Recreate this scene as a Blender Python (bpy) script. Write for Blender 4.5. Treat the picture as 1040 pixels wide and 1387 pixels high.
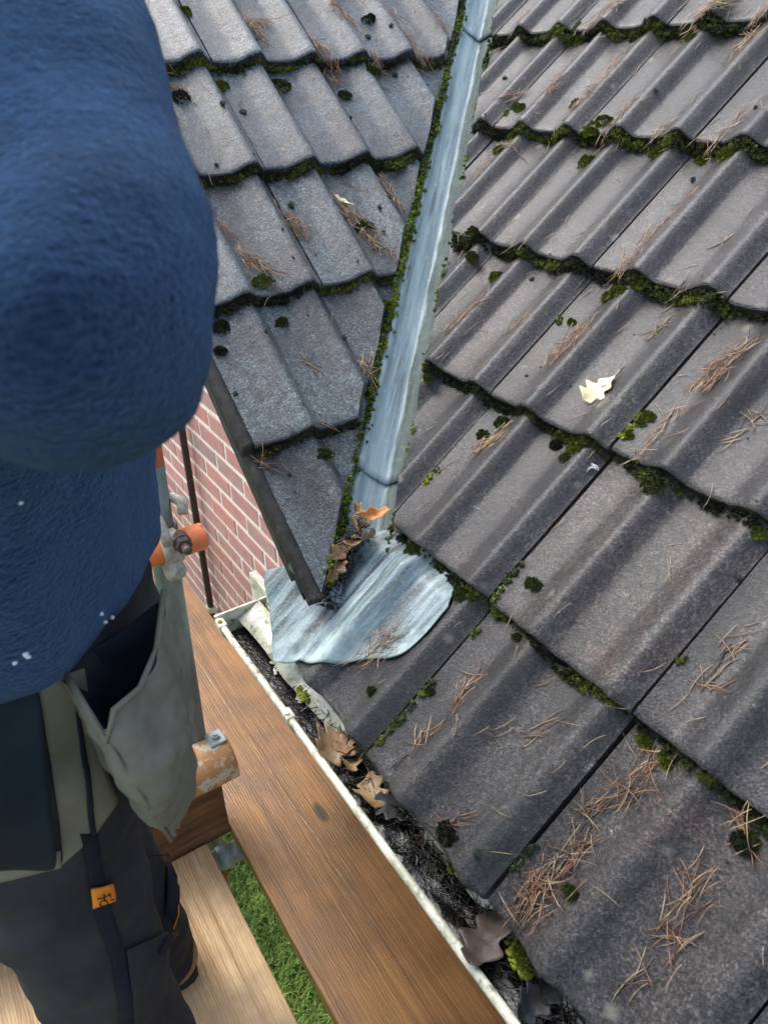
import bpy, bmesh, math, random
import numpy as np
from mathutils import Vector, Matrix, noise
from mathutils.bvhtree import BVHTree

for _o in list(bpy.data.objects):
    bpy.data.objects.remove(_o)
SC = bpy.context.scene
COL = SC.collection
R = math.radians

# ---------------------------------------------------------------- camera
CAM_LOC = Vector((0.71950, -0.41770, 0.96795))
CAM_ROT = Matrix(((0.5504473, 0.8346696, -0.0182868),
                  (-0.4237045, 0.2981635, 0.8553204),
                  (0.7193624, -0.4630606, 0.5177766)))      # rows: right, up, back
FPX = 997.97 / 1040.0                                        # focal length in picture widths
cam_d = bpy.data.cameras.new('camera')
cam = bpy.data.objects.new('camera', cam_d)
COL.objects.link(cam)
cam.matrix_world = Matrix.Translation(CAM_LOC) @ CAM_ROT.transposed().to_4x4()
cam_d.sensor_fit = 'HORIZONTAL'
cam_d.sensor_width = 36.0
cam_d.lens = 36.0 * FPX
cam_d.clip_start = 0.02
cam_d.clip_end = 2000.0
cam_d.dof.use_dof = True
cam_d.dof.focus_distance = 1.35
cam_d.dof.aperture_fstop = 11.0
SC.camera = cam

# ---------------------------------------------------------------- sky, sun, exposure
SUN_EL, SUN_AZ = R(56), R(-105)      # azimuth: from +Y, clockwise seen from above
world = bpy.data.worlds.new('World')
SC.world = world
world.use_nodes = True
wt = world.node_tree
wt.nodes.clear()
w_out = wt.nodes.new('ShaderNodeOutputWorld')
w_bg = wt.nodes.new('ShaderNodeBackground')
w_sky = wt.nodes.new('ShaderNodeTexSky')
w_sky.sky_type = 'NISHITA'
w_sky.sun_disc = False
w_sky.sun_elevation = SUN_EL
w_sky.sun_rotation = SUN_AZ
w_sky.dust_density = 3.0
w_sky.ozone_density = 1.5
w_hsv = wt.nodes.new('ShaderNodeHueSaturation')
w_hsv.inputs['Saturation'].default_value = 0.7
wt.links.new(w_sky.outputs[0], w_hsv.inputs['Color'])
wt.links.new(w_hsv.outputs[0], w_bg.inputs['Color'])
w_bg.inputs['Strength'].default_value = 0.15
wt.links.new(w_bg.outputs[0], w_out.inputs['Surface'])

sun_d = bpy.data.lights.new('sun', 'SUN')
sun_d.energy = 0.8
sun_d.angle = R(55)
sun_d.color = (1.0, 0.985, 0.96)
sun = bpy.data.objects.new('sun', sun_d)
COL.objects.link(sun)
sdir = Vector((math.sin(SUN_AZ) * math.cos(SUN_EL), math.cos(SUN_AZ) * math.cos(SUN_EL), math.sin(SUN_EL)))
sun.rotation_euler = (-sdir).to_track_quat('-Z', 'Y').to_euler()
sun.location = sdir * 20

SC.view_settings.view_transform = 'Standard'
SC.view_settings.look = 'None'
SC.view_settings.gamma = 1.0
SC.view_settings.exposure = 1.6
SC.render.engine = 'CYCLES'

# ---------------------------------------------------------------- helpers
def tag(o, label=None, cat=None, group=None, kind=None):
    if label: o['label'] = label
    if cat: o['category'] = cat
    if group: o['group'] = group
    if kind: o['kind'] = kind
    return o

def empty(name, loc=(0, 0, 0), parent=None):
    o = bpy.data.objects.new(name, None)
    o.empty_display_size = 0.05
    COL.objects.link(o)
    o.location = loc
    if parent is not None:
        o.parent = parent
    return o

def link_mesh(name, me, mats, parent=None, smooth=False, mw=None):
    o = bpy.data.objects.new(name, me)
    COL.objects.link(o)
    if not isinstance(mats, (list, tuple)):
        mats = [mats]
    if not me.materials:
        for m in mats:
            me.materials.append(m)
    if smooth and len(me.polygons):
        me.polygons.foreach_set('use_smooth', [True] * len(me.polygons))
    w = Matrix.Identity(4) if mw is None else mw
    if parent is not None:
        o.parent = parent
        o.matrix_parent_inverse = Matrix.Identity(4)
        bpy_parent = PW.get(parent.name, parent.matrix_basis)
        w = bpy_parent.inverted() @ w
    o.matrix_basis = w
    PW[o.name] = (PW.get(parent.name, parent.matrix_basis) @ w) if parent is not None else w
    return o
PW = {}

def bm_obj(name, bm, mats, parent=None, smooth=False, mw=None, recalc=True):
    if recalc:
        bmesh.ops.recalc_face_normals(bm, faces=bm.faces)
    me = bpy.data.meshes.new(name)
    bm.to_mesh(me)
    bm.free()
    return link_mesh(name, me, mats, parent, smooth, mw)

def py_obj(name, v, f, mats, parent=None, smooth=False, mw=None):
    me = bpy.data.meshes.new(name)
    me.from_pydata(v, [], f)
    me.update()
    return link_mesh(name, me, mats, parent, smooth, mw)

def add_box(bm, lo, hi, bevel=0.0, seg=1):
    x0, y0, z0 = lo; x1, y1, z1 = hi
    vs = [bm.verts.new(p) for p in ((x0,y0,z0),(x1,y0,z0),(x1,y1,z0),(x0,y1,z0),(x0,y0,z1),(x1,y0,z1),(x1,y1,z1),(x0,y1,z1))]
    fs = [bm.faces.new([vs[i] for i in q]) for q in ((3,2,1,0),(4,5,6,7),(0,1,5,4),(1,2,6,5),(2,3,7,6),(3,0,4,7))]
    if bevel > 0:
        es = list({e for f in fs for e in f.edges})
        bmesh.ops.bevel(bm, geom=es, offset=bevel, segments=seg, affect='EDGES', profile=0.5)
    return vs

def add_tube(bm, pts, rads, n=16, cap=True, squash=None):
    pts = [Vector(p) for p in pts]
    if not isinstance(rads, (list, tuple)):
        rads = [rads] * len(pts)
    up = None
    rings = []
    for i, p in enumerate(pts):
        t = (pts[min(i + 1, len(pts) - 1)] - pts[max(i - 1, 0)]).normalized()
        if up is None:
            up = Vector((0, 0, 1)) if abs(t.z) < 0.9 else Vector((1, 0, 0))
        s = t.cross(up).normalized()
        up = s.cross(t).normalized()
        rings.append([bm.verts.new(p + (s * math.cos(2 * math.pi * k / n) + up * math.sin(2 * math.pi * k / n)) * rads[i]) for k in range(n)])
    for a, b in zip(rings, rings[1:]):
        for k in range(n):
            bm.faces.new((a[k], a[(k + 1) % n], b[(k + 1) % n], b[k]))
    if cap:
        bm.faces.new(rings[0][::-1]); bm.faces.new(rings[-1])
    return rings

def pix_ray(u, v):
    q = Vector(((u - 520) / 997.97, -(v - 693.5) / 997.97, -1.0))
    return (CAM_ROT.transposed() @ q)

def smoothstep(a, b, x):
    t = min(1, max(0, (x - a) / (b - a)))
    return t * t * (3 - 2 * t)

# ---------------------------------------------------------------- material helper
class NT:
    def __init__(self, name):
        self.m = bpy.data.materials.new(name)
        self.m.use_nodes = True
        self.t = self.m.node_tree
        self.b = self.t.nodes['Principled BSDF']
        self.tc = None
    def n(self, typ, **kw):
        nd = self.t.nodes.new('ShaderNode' + typ)
        for k, v in kw.items():
            if k.startswith('_'):
                setattr(nd, k[1:], v)
            else:
                key = k.replace('__', ' ')
                self.put(nd.inputs[key], v)
        return nd
    def put(self, sock, v):
        if isinstance(v, bpy.types.NodeSocket):
            self.t.links.new(v, sock)
        elif isinstance(v, bpy.types.Node):
            self.t.links.new(v.outputs[0], sock)
        else:
            if isinstance(v, (tuple, list)) and len(v) == 3 and sock.type == 'RGBA':
                v = (*v, 1.0)
            sock.default_value = v
    def coord(self, rand=True, scale=(1, 1, 1), kind='Object'):
        tc = self.t.nodes.new('ShaderNodeTexCoord')
        mp = self.t.nodes.new('ShaderNodeMapping')
        mp.inputs['Scale'].default_value = scale
        self.t.links.new(tc.outputs[kind], mp.inputs['Vector'])
        if rand:
            oi = self.t.nodes.new('ShaderNodeObjectInfo')
            cb = self.t.nodes.new('ShaderNodeVectorMath'); cb.operation = 'SCALE'
            cb.inputs[0].default_value = (31.7, 17.3, 23.9)
            self.t.links.new(oi.outputs['Random'], cb.inputs['Scale'])
            self.t.links.new(cb.outputs[0], mp.inputs['Location'])
        return mp.outputs[0]
    def noise(self, vec, scale, detail=3, rough=0.55, dist=0.0):
        return self.n('TexNoise', Vector=vec, Scale=scale, Detail=detail, Roughness=rough, Distortion=dist).outputs[0]
    def voro(self, vec, scale, feature='F1', out='Distance'):
        return self.n('TexVoronoi', _feature=feature, Vector=vec, Scale=scale).outputs[out]
    def ramp(self, fac, stops, interp='LINEAR'):
        nd = self.t.nodes.new('ShaderNodeValToRGB')
        nd.color_ramp.interpolation = interp
        e = nd.color_ramp.elements
        while len(e) < len(stops):
            e.new(0.5)
        for i, (p, c) in enumerate(stops):
            e[i].position = p
            if not isinstance(c, (tuple, list)):
                c = (c, c, c)
            e[i].color = (*c, 1.0)
        self.put(nd.inputs[0], fac)
        return nd.outputs[0]
    def mix(self, fac, a, b, mode='MIX'):
        nd = self.t.nodes.new('ShaderNodeMix')
        nd.data_type = 'RGBA'; nd.blend_type = mode
        self.put(nd.inputs[0], fac); self.put(nd.inputs[6], a); self.put(nd.inputs[7], b)
        return nd.outputs[2]
    def math(self, op, a, b=0.0, clamp=False):
        nd = self.t.nodes.new('ShaderNodeMath'); nd.operation = op; nd.use_clamp = clamp
        self.put(nd.inputs[0], a); self.put(nd.inputs[1], b)
        return nd.outputs[0]
    def bump(self, h, strength=0.5, dist=0.002, normal=None):
        nd = self.t.nodes.new('ShaderNodeBump')
        nd.inputs['Strength'].default_value = strength
        nd.inputs['Distance'].default_value = dist
        self.put(nd.inputs['Height'], h)
        if normal is not None:
            self.put(nd.inputs['Normal'], normal)
        return nd.outputs[0]
    def set(self, **kw):
        for k, v in kw.items():
            self.put(self.b.inputs[k.replace('__', ' ')], v)
        return self.m
    def rnd(self):
        return self.t.nodes.new('ShaderNodeObjectInfo').outputs['Random']
    def sep(self, vec):
        nd = self.t.nodes.new('ShaderNodeSeparateXYZ'); self.put(nd.inputs[0], vec)
        return nd.outputs

M = {}
def tile_mat(name, teal):
    wet = 0.75 if teal else 0.48
    t = NT(name); c = t.coord()
    big = t.noise(c, 6, 4, 0.6)
    mid = t.noise(c, 38, 6, 0.68)
    fine = t.noise(c, 300, 4, 0.72)
    base = t.ramp(big, [(0.32, (0.009, 0.0088, 0.0094)), (0.50, (0.025, 0.0232, 0.0238)), (0.72, (0.058, 0.051, 0.050))])
    # tiles differ from one another
    base = t.mix(t.ramp(t.rnd(), [(0.0, 0.55), (0.35, 0.0), (1.0, 0.0)]), base, (0.018, 0.018, 0.018))
    base = t.mix(t.ramp(t.rnd(), [(0.0, 0.0), (0.6, 0.0), (1.0, 0.55)]), base, (0.066, 0.054, 0.047))
    red = t.noise(c, 5.2, 5, 0.7)
    base = t.mix(t.ramp(red, [(0.61, 0.0), (0.75, 0.45)]), base, (0.125, 0.066, 0.050))
    # streaks worn by running water
    stq = t.noise(t.coord(True, (34, 2.6, 8)), 1.0, 5, 0.65)
    base = t.mix(t.ramp(stq, [(0.56, 0.0), (0.72, 0.5)]), base, (0.088, 0.083, 0.076))
    base = t.mix(t.ramp(stq, [(0.28, 0.6), (0.42, 0.0)]), base, (0.018, 0.018, 0.019))
    if teal:  # teal film on the gable slope, with bluish sky sheen put into the colour
        base = t.mix(t.ramp(t.noise(c, 6.0, 4), [(0.34, 0.15), (0.62, 0.75)]), base, (0.080, 0.112, 0.118))
    base = t.mix(t.ramp(mid, [(0.36, 0.85), (0.50, 0.0)]), base, (0.014, 0.014, 0.015))
    lich = t.noise(c, 24, 6, 0.72)
    base = t.mix(t.ramp(lich, [(0.63, 0.0), (0.69, 0.45)]), base, (0.15, 0.152, 0.138))
    base = t.mix(1.0, base, t.ramp(t.noise(c, 150, 3, 0.6), [(0.34, 0.45), (0.5, 1.0), (0.66, 1.7)]), 'MULTIPLY')
    base = t.mix(1.0, base, t.ramp(fine, [(0.32, 0.22), (0.5, 1.0), (0.68, 2.7)]), 'MULTIPLY')
    pt = t.voro(c, 17)
    ptc = t.n('TexVoronoi', Vector=c, Scale=17.0).outputs['Color']
    base = t.mix(t.math('MULTIPLY', t.ramp(t.math('ADD', pt, t.math('MULTIPLY', mid, 0.35)), [(0.24, 1.0), (0.36, 0.0)]), t.ramp(ptc, [(0.70, 0.0), (0.74, 0.7)])), base, (0.24, 0.22, 0.17))
    h = t.math('ADD', t.math('MULTIPLY', fine, 1.0), t.math('MULTIPLY', mid, 1.5))
    nrm = t.bump(h, 1.0, 0.0044)
    cn = t.bump(h, 0.5, 0.0012)
    t.set(Base__Color=base, Roughness=t.ramp(mid, [(0.3, 0.34), (0.7, 0.55)]), Normal=nrm, Coat__Normal=cn)
    t.b.inputs['Specular IOR Level'].default_value = 0.5
    t.b.inputs['Coat Weight'].default_value = wet
    t.b.inputs['Coat Roughness'].default_value = 0.24
    t.b.inputs['Coat IOR'].default_value = 1.42
    return t.m
M['tile_main'] = tile_mat('wet_concrete_tile', False)
M['tile_gable'] = tile_mat('wet_concrete_tile_algae_sheen', True)

def simple(name, stops, scale=20, rough=0.6, bump=0.0, bscale=200, bdist=0.001, metal=0.0, spec=0.5, detail=4, rand=True, coordscale=(1, 1, 1)):
    t = NT(name); c = t.coord(rand, coordscale)
    t.set(Base__Color=t.ramp(t.noise(c, scale, detail, 0.62), stops), Roughness=rough, Metallic=metal)
    t.b.inputs['Specular IOR Level'].default_value = spec
    if bump:
        t.set(Normal=t.bump(t.noise(c, bscale, 4, 0.6), bump, bdist))
    return t.m

def brick_mat():
    t = NT('red_brick'); c = t.coord()
    tint = t.ramp(t.rnd(), [(0.0, (0.56, 0.25, 0.21)), (0.35, (0.48, 0.24, 0.21)), (0.6, (0.60, 0.29, 0.245)), (0.8, (0.40, 0.25, 0.22)), (0.93, (0.62, 0.235, 0.175)), (1.0, (0.44, 0.29, 0.26))])
    mot = t.noise(c, 30, 5, 0.7)
    col = t.mix(t.ramp(mot, [(0.3, 0.55), (0.7, 0.0)]), tint, (0.23, 0.13, 0.12))
    col = t.mix(t.ramp(t.noise(c, 110, 3), [(0.55, 0.0), (0.75, 0.5)]), col, (0.52, 0.33, 0.27))
    t.set(Base__Color=col, Roughness=0.9, Normal=t.bump(t.noise(c, 240, 4, 0.7), 0.6, 0.002))
    return t.m
M['brick'] = brick_mat()
M['mortar'] = simple('cream_mortar', [(0.3, (0.70, 0.65, 0.52)), (0.7, (0.82, 0.77, 0.64))], 60, 0.95, 0.7, 300, 0.002)

def wood_mat(name, dark, mid, light, wet, ax='X', gs=1.0):
    t = NT(name)
    sc = (1.3, 46, 46) if ax == 'X' else (46, 1.3, 46)
    c = t.coord(True, sc); c1 = t.coord(True, (1, 1, 1)); cf = t.coord(True, (sc[0] * 2, sc[1] * 3.4, sc[2] * 3.4))
    g = t.noise(c, 1.0 * gs, 4, 0.6, 0.6)
    f = t.noise(cf, 1.6, 3, 0.6, 0.2)
    wav = t.n('TexWave', _wave_type='BANDS', _bands_direction='Y' if ax == 'X' else 'X', Vector=t.coord(True, (0.35, 1, 1) if ax == 'X' else (1, 0.35, 1)), Scale=52.0, Distortion=7.0, Detail=3.0, Detail__Scale=1.2).outputs['Fac']
    col = t.ramp(t.math('ADD', t.math('MULTIPLY', g, 0.88), t.math('MULTIPLY', wav, 0.12)), [(0.22, dark), (0.48, mid), (0.78, light)])
    col = t.mix(t.ramp(f, [(0.32, 0.5), (0.44, 0.0)]), col, tuple(x * 0.45 for x in dark))
    blot = t.noise(c1, 6, 4, 0.6)
    col = t.mix(t.ramp(blot, [(0.36, 0.8), (0.62, 0.0)]), col, tuple(x * 0.45 for x in mid))
    kd = t.voro(t.coord(True, (2.4, 6.5, 6.5) if ax == 'X' else (6.5, 2.4, 6.5)), 1.0)
    col = t.mix(t.ramp(kd, [(0.055, 0.9), (0.095, 0.0)]), col, tuple(x * 0.25 for x in dark))
    t.set(Base__Color=col, Roughness=t.ramp(blot, [(0.3, wet), (0.7, wet + 0.22)]),
          Normal=t.bump(t.math('ADD', t.math('ADD', f, t.math('MULTIPLY', wav, 0.15)), t.math('MULTIPLY', t.noise(cf, 4, 3), 0.5)), 0.65, 0.0018))
    return t.m
M['wood_wet'] = wood_mat('wet_brown_board', (0.105, 0.046, 0.012), (0.255, 0.118, 0.032), (0.400, 0.205, 0.064), 0.34)
M['wood_pale'] = wood_mat('pale_scaffold_board', (0.20, 0.095, 0.036), (0.56, 0.370, 0.185), (0.80, 0.62, 0.37), 0.5)
M['wood_toe'] = wood_mat('dark_toe_board', (0.040, 0.018, 0.009), (0.150, 0.070, 0.030), (0.30, 0.155, 0.070), 0.4, 'Y')

def sheet_mat():
    t = NT('weathered_blue_lining'); uv = t.coord(False, (1, 1, 1), 'UV'); c = t.coord(False)
    x = t.sep(uv)
    n1 = t.noise(t.coord(False, (1, 0.35, 1), 'UV'), 9, 5, 0.65)
    col = t.ramp(n1, [(0.3, (0.14, 0.19, 0.195)), (0.50, (0.25, 0.335, 0.345)), (0.72, (0.42, 0.52, 0.52))])
    st = t.noise(t.coord(False, (3.2, 0.5, 1), 'UV'), 7, 5, 0.7)
    col = t.mix(t.ramp(st, [(0.54, 0.0), (0.66, 0.7)]), col, (0.055, 0.068, 0.068))
    col = t.mix(t.ramp(t.noise(c, 75, 4, 0.7), [(0.6, 0.0), (0.72, 0.6)]), col, (0.55, 0.60, 0.56))
    # algae film towards the edges of the sheet (uv.x: 0 left edge .. 1 right edge, fold at 0.5)
    ed = t.math('ADD', x[0], t.math('MULTIPLY', t.math('SUBTRACT', t.noise(t.coord(False, (1, 1.0, 1), 'UV'), 14, 4), 0.5), 0.10))
    col = t.mix(t.ramp(ed, [(0.50, 0.0), (0.54, 0.72), (0.66, 0.8), (0.80, 0.95)]), col, t.ramp(t.noise(c, 60, 4), [(0.3, (0.022, 0.028, 0.018)), (0.6, (0.062, 0.072, 0.048)), (0.8, (0.15, 0.165, 0.11))]))
    col = t.mix(t.ramp(ed, [(0.66, 0.0), (0.80, 0.8)]), col, (0.055, 0.085, 0.014))
    col = t.mix(t.ramp(ed, [(0.20, 0.85), (0.27, 0.0)]), col, (0.040, 0.060, 0.014))
    t.set(Base__Color=col, Roughness=t.math('MAXIMUM', t.ramp(n1, [(0.3, 0.30), (0.7, 0.5)]), t.ramp(ed, [(0.50, 0.0), (0.54, 0.9)])), Normal=t.bump(t.noise(c, 160, 4, 0.6), 0.35, 0.0015))
    return t.m
M['lining'] = sheet_mat()

def saddle_mat():
    t = NT('weathered_zinc_saddle'); c = t.coord(False); d = t.coord(False, (46, 5, 5)); e = t.coord(False, (150, 9, 9))
    n1 = t.noise(d, 1.0, 5, 0.6)
    col = t.ramp(n1, [(0.32, (0.030, 0.042, 0.045)), (0.44, (0.085, 0.120, 0.126)), (0.55, (0.18, 0.255, 0.27)), (0.72, (0.38, 0.47, 0.46))])
    col = t.mix(t.ramp(t.noise(e, 1.0, 4, 0.6), [(0.60, 0.0), (0.70, 0.8)]), col, (0.022, 0.030, 0.033))
    col = t.mix(t.ramp(t.noise(t.coord(False, (90, 7, 7)), 1.0, 4, 0.6), [(0.62, 0.0), (0.70, 0.6)]), col, (0.26, 0.26, 0.13))
    x = t.sep(t.coord(False, (1, 1, 1), 'UV'))
    wl = t.math('ADD', x[1], t.math('MULTIPLY', t.math('SUBTRACT', t.noise(c, 40, 5), 0.5), 0.5))
    col = t.mix(t.ramp(wl, [(0.05, 0.7), (0.26, 0.0)]), col, (0.42, 0.54, 0.53))
    col = t.mix(t.ramp(t.noise(c, 210, 5, 0.75), [(0.57, 0.0), (0.66, 0.55)]), col, (0.52, 0.60, 0.58))
    t.set(Base__Color=col, Roughness=t.ramp(n1, [(0.3, 0.26), (0.7, 0.45)]), Metallic=0.0, Normal=t.bump(t.math('ADD', t.noise(c, 150, 5, 0.65), t.math('MULTIPLY', t.noise(d, 2.0, 4), 0.8)), 0.6, 0.0022))
    return t.m
M['saddle'] = saddle_mat()

def pvc_mat(name, white, grime):
    t = NT(name); c = t.coord(False)
    n1 = t.noise(c, 22, 5, 0.7)
    col = t.mix(t.ramp(n1, [(0.44, 0.0), (0.62, grime)]), white, (0.26, 0.28, 0.155))
    col = t.mix(t.ramp(t.noise(c, 60, 5, 0.7), [(0.52, 0.0), (0.66, grime)]), col, (0.055, 0.06, 0.045))
    t.set(Base__Color=col, Roughness=0.42, Normal=t.bump(n1, 0.2, 0.001))
    return t.m
M['pvc'] = pvc_mat('white_gutter_plastic', (0.74, 0.71, 0.56), 0.7)
M['pvc_dirty'] = pvc_mat('grimy_gutter_plastic', (0.60, 0.60, 0.48), 0.9)
M['fascia'] = pvc_mat('grimy_white_fascia', (0.62, 0.62, 0.50), 0.7)

def moss_mat(name, lo, mid, hi, sc=90):
    t = NT(name); c = t.coord(False)
    big = t.noise(c, 9, 3, 0.6); n1 = t.noise(c, sc, 3, 0.6)
    col = t.ramp(t.math('ADD', t.math('MULTIPLY', big, 0.75), t.math('MULTIPLY', n1, 0.35)), [(0.36, lo), (0.54, mid), (0.67, hi)])
    t.set(Base__Color=col, Roughness=0.9)
    t.b.inputs['Specular IOR Level'].default_value = 0.25
    return t.m
M['moss_lip'] = moss_mat('dark_lip_moss', (0.012, 0.012, 0.009), (0.032, 0.036, 0.013), (0.150, 0.172, 0.024))
M['moss_bright'] = moss_mat('bright_moss', (0.026, 0.030, 0.006), (0.100, 0.122, 0.011), (0.29, 0.31, 0.030), 150)
M['moss_olive'] = moss_mat('olive_moss', (0.020, 0.026, 0.008), (0.050, 0.066, 0.014), (0.110, 0.140, 0.022), 150)
M['moss_black'] = moss_mat('blackish_moss', (0.010, 0.012, 0.008), (0.022, 0.026, 0.014), (0.040, 0.05, 0.02), 150)
M['moss_edge'] = moss_mat('valley_edge_moss', (0.020, 0.026, 0.007), (0.060, 0.085, 0.010), (0.16, 0.21, 0.016))
M['crumb'] = simple('dark_moss_crumb', [(0.3, (0.012, 0.014, 0.012)), (0.7, (0.035, 0.042, 0.026))], 60, 0.95)
M['verge'] = simple('dark_verge_mortar', [(0.36, (0.010, 0.010, 0.010)), (0.58, (0.026, 0.025, 0.023)), (0.68, (0.060, 0.058, 0.050)), (0.76, (0.24, 0.235, 0.19))], 38, 0.7, 0.8, 260, 0.002, spec=0.3, detail=6, rand=False, coordscale=(1, 1, 1))
M['barge'] = simple('dark_barge_board', [(0.35, (0.010, 0.010, 0.010)), (0.62, (0.022, 0.022, 0.020)), (0.70, (0.17, 0.17, 0.125))], 14, 0.7, 0.4, 100, 0.002, detail=6, rand=False)
M['needle0'] = simple('russet_pine_needle', [(0.3, (0.12, 0.052, 0.028)), (0.5, (0.23, 0.105, 0.052)), (0.7, (0.40, 0.24, 0.13))], 55, 0.55)
M['needle1'] = simple('pale_pine_needle', [(0.3, (0.17, 0.105, 0.055)), (0.5, (0.34, 0.235, 0.13)), (0.7, (0.50, 0.40, 0.24))], 55, 0.6)
M['needle2'] = simple('grey_pine_needle', [(0.3, (0.04, 0.036, 0.03)), (0.7, (0.13, 0.115, 0.09))], 55, 0.6)
M['needle_dark'] = simple('sodden_pine_needle', [(0.3, (0.007, 0.006, 0.005)), (0.6, (0.02, 0.016, 0.012)), (0.8, (0.05, 0.036, 0.022))], 40, 0.14)
M['sludge'] = simple('black_gutter_sludge', [(0.3, (0.003, 0.003, 0.003)), (0.7, (0.010, 0.009, 0.007))], 50, 0.14, 0.5, 110, 0.004, spec=0.5, rand=False)

def leaf_mat(name, a, b, vein):
    t = NT(name); c = t.coord()
    col = t.ramp(t.noise(c, 45, 4, 0.6), [(0.3, a), (0.7, b)])
    col = t.mix(t.ramp(t.noise(c, 140, 4, 0.7), [(0.58, 0.0), (0.7, 0.6)]), col, vein)
    t.set(Base__Color=col, Roughness=0.5, Normal=t.bump(t.noise(c, 200, 4), 0.5, 0.001))
    return t.m
M['leaf_pale'] = leaf_mat('pale_yellow_leaf', (0.70, 0.55, 0.30), (0.82, 0.70, 0.44), (0.50, 0.30, 0.10))
M['leaf_tan'] = leaf_mat('tan_oak_leaf', (0.15, 0.080, 0.030), (0.34, 0.225, 0.105), (0.055, 0.028, 0.013))
M['leaf_brown'] = leaf_mat('dark_brown_leaf', (0.026, 0.016, 0.010), (0.060, 0.038, 0.024), (0.10, 0.07, 0.05))
M['leaf_orange'] = leaf_mat('orange_leaf', (0.42, 0.13, 0.025), (0.60, 0.25, 0.06), (0.16, 0.045, 0.015))
M['leaf_mid'] = leaf_mat('brown_oak_leaf', (0.13, 0.062, 0.026), (0.27, 0.15, 0.07), (0.05, 0.026, 0.014))
M['leaf_black'] = leaf_mat('black_sodden_leaf', (0.012, 0.012, 0.012), (0.035, 0.036, 0.036), (0.06, 0.06, 0.06))
M['white_lichen'] = simple('white_crust', [(0.35, (0.45, 0.46, 0.40)), (0.65, (0.80, 0.80, 0.74))], 90, 0.9, 0.6, 300, 0.002, rand=False)
M['feather'] = simple('white_feather', [(0.3, (0.55, 0.58, 0.60)), (0.7, (0.78, 0.80, 0.80))], 90, 0.8)

def galv_mat(name, tones, rust):
    t = NT(name); c = t.coord(False, (1, 1, 0.25))
    n1 = t.noise(c, 40, 5, 0.65)
    col = t.ramp(n1, [(0.3, tones[0]), (0.55, tones[1]), (0.75, tones[2])])
    col = t.mix(t.ramp(t.noise(t.coord(False), 30, 5, 0.7), [(0.58, 0.0), (0.68, rust)]), col, (0.16, 0.065, 0.03))
    t.set(Base__Color=col, Roughness=t.ramp(n1, [(0.3, 0.42), (0.7, 0.62)]), Metallic=0.35, Normal=t.bump(n1, 0.25, 0.001))
    return t.m
M['galv'] = galv_mat('weathered_galvanised_tube', ((0.10, 0.125, 0.11), (0.19, 0.225, 0.20), (0.29, 0.33, 0.29)), 0.25)
M['galv_bright'] = galv_mat('bright_galvanised_tube', ((0.17, 0.20, 0.195), (0.30, 0.36, 0.35), (0.48, 0.54, 0.52)), 0.15)
M['rusty'] = galv_mat('rusty_steel', ((0.06, 0.045, 0.038), (0.13, 0.10, 0.08), (0.22, 0.18, 0.15)), 0.6)
def paint_mat(name, col, chip, amt):
    t = NT(name); c = t.coord(False)
    n1 = t.noise(c, 34, 5, 0.7)
    k = t.mix(t.ramp(n1, [(0.60 - amt, 0.0), (0.68 - amt, 0.9)]), t.ramp(t.noise(c, 12, 3), [(0.3, tuple(x * 0.75 for x in col)), (0.7, col)]), chip)
    k = t.mix(t.ramp(t.noise(c, 55, 5, 0.7), [(0.60, 0.0), (0.68, 0.8)]), k, (0.10, 0.045, 0.025))
    t.set(Base__Color=k, Roughness=0.45, Normal=t.bump(n1, 0.25, 0.001))
    return t.m
M['orange'] = paint_mat('orange_paint', (0.78, 0.20, 0.055), (0.55, 0.25, 0.12), -0.02)
M['orange_worn'] = paint_mat('worn_orange_paint', (0.60, 0.29, 0.11), (0.62, 0.56, 0.44), 0.10)
M['red_oxide'] = paint_mat('red_oxide_paint', (0.30, 0.085, 0.035), (0.12, 0.05, 0.03), 0.02)
M['splash'] = simple('cement_splashed_steel', [(0.35, (0.30, 0.26, 0.19)), (0.6, (0.55, 0.51, 0.42))], 60, 0.75, 0.7, 200, 0.003, rand=False)
M['brown_pipe'] = simple('brown_plastic_pipe', [(0.3, (0.028, 0.016, 0.013)), (0.7, (0.05, 0.030, 0.024))], 20, 0.4)
M['grass'] = simple('lawn_grass', [(0.3, (0.060, 0.120, 0.018)), (0.5, (0.115, 0.215, 0.032)), (0.72, (0.22, 0.32, 0.065))], 4, 0.6, rand=False)
M['soil'] = simple('lawn_ground', [(0.35, (0.040, 0.080, 0.014)), (0.6, (0.070, 0.115, 0.028))], 6, 0.95, 0.8, 60, 0.02, rand=False)
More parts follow.
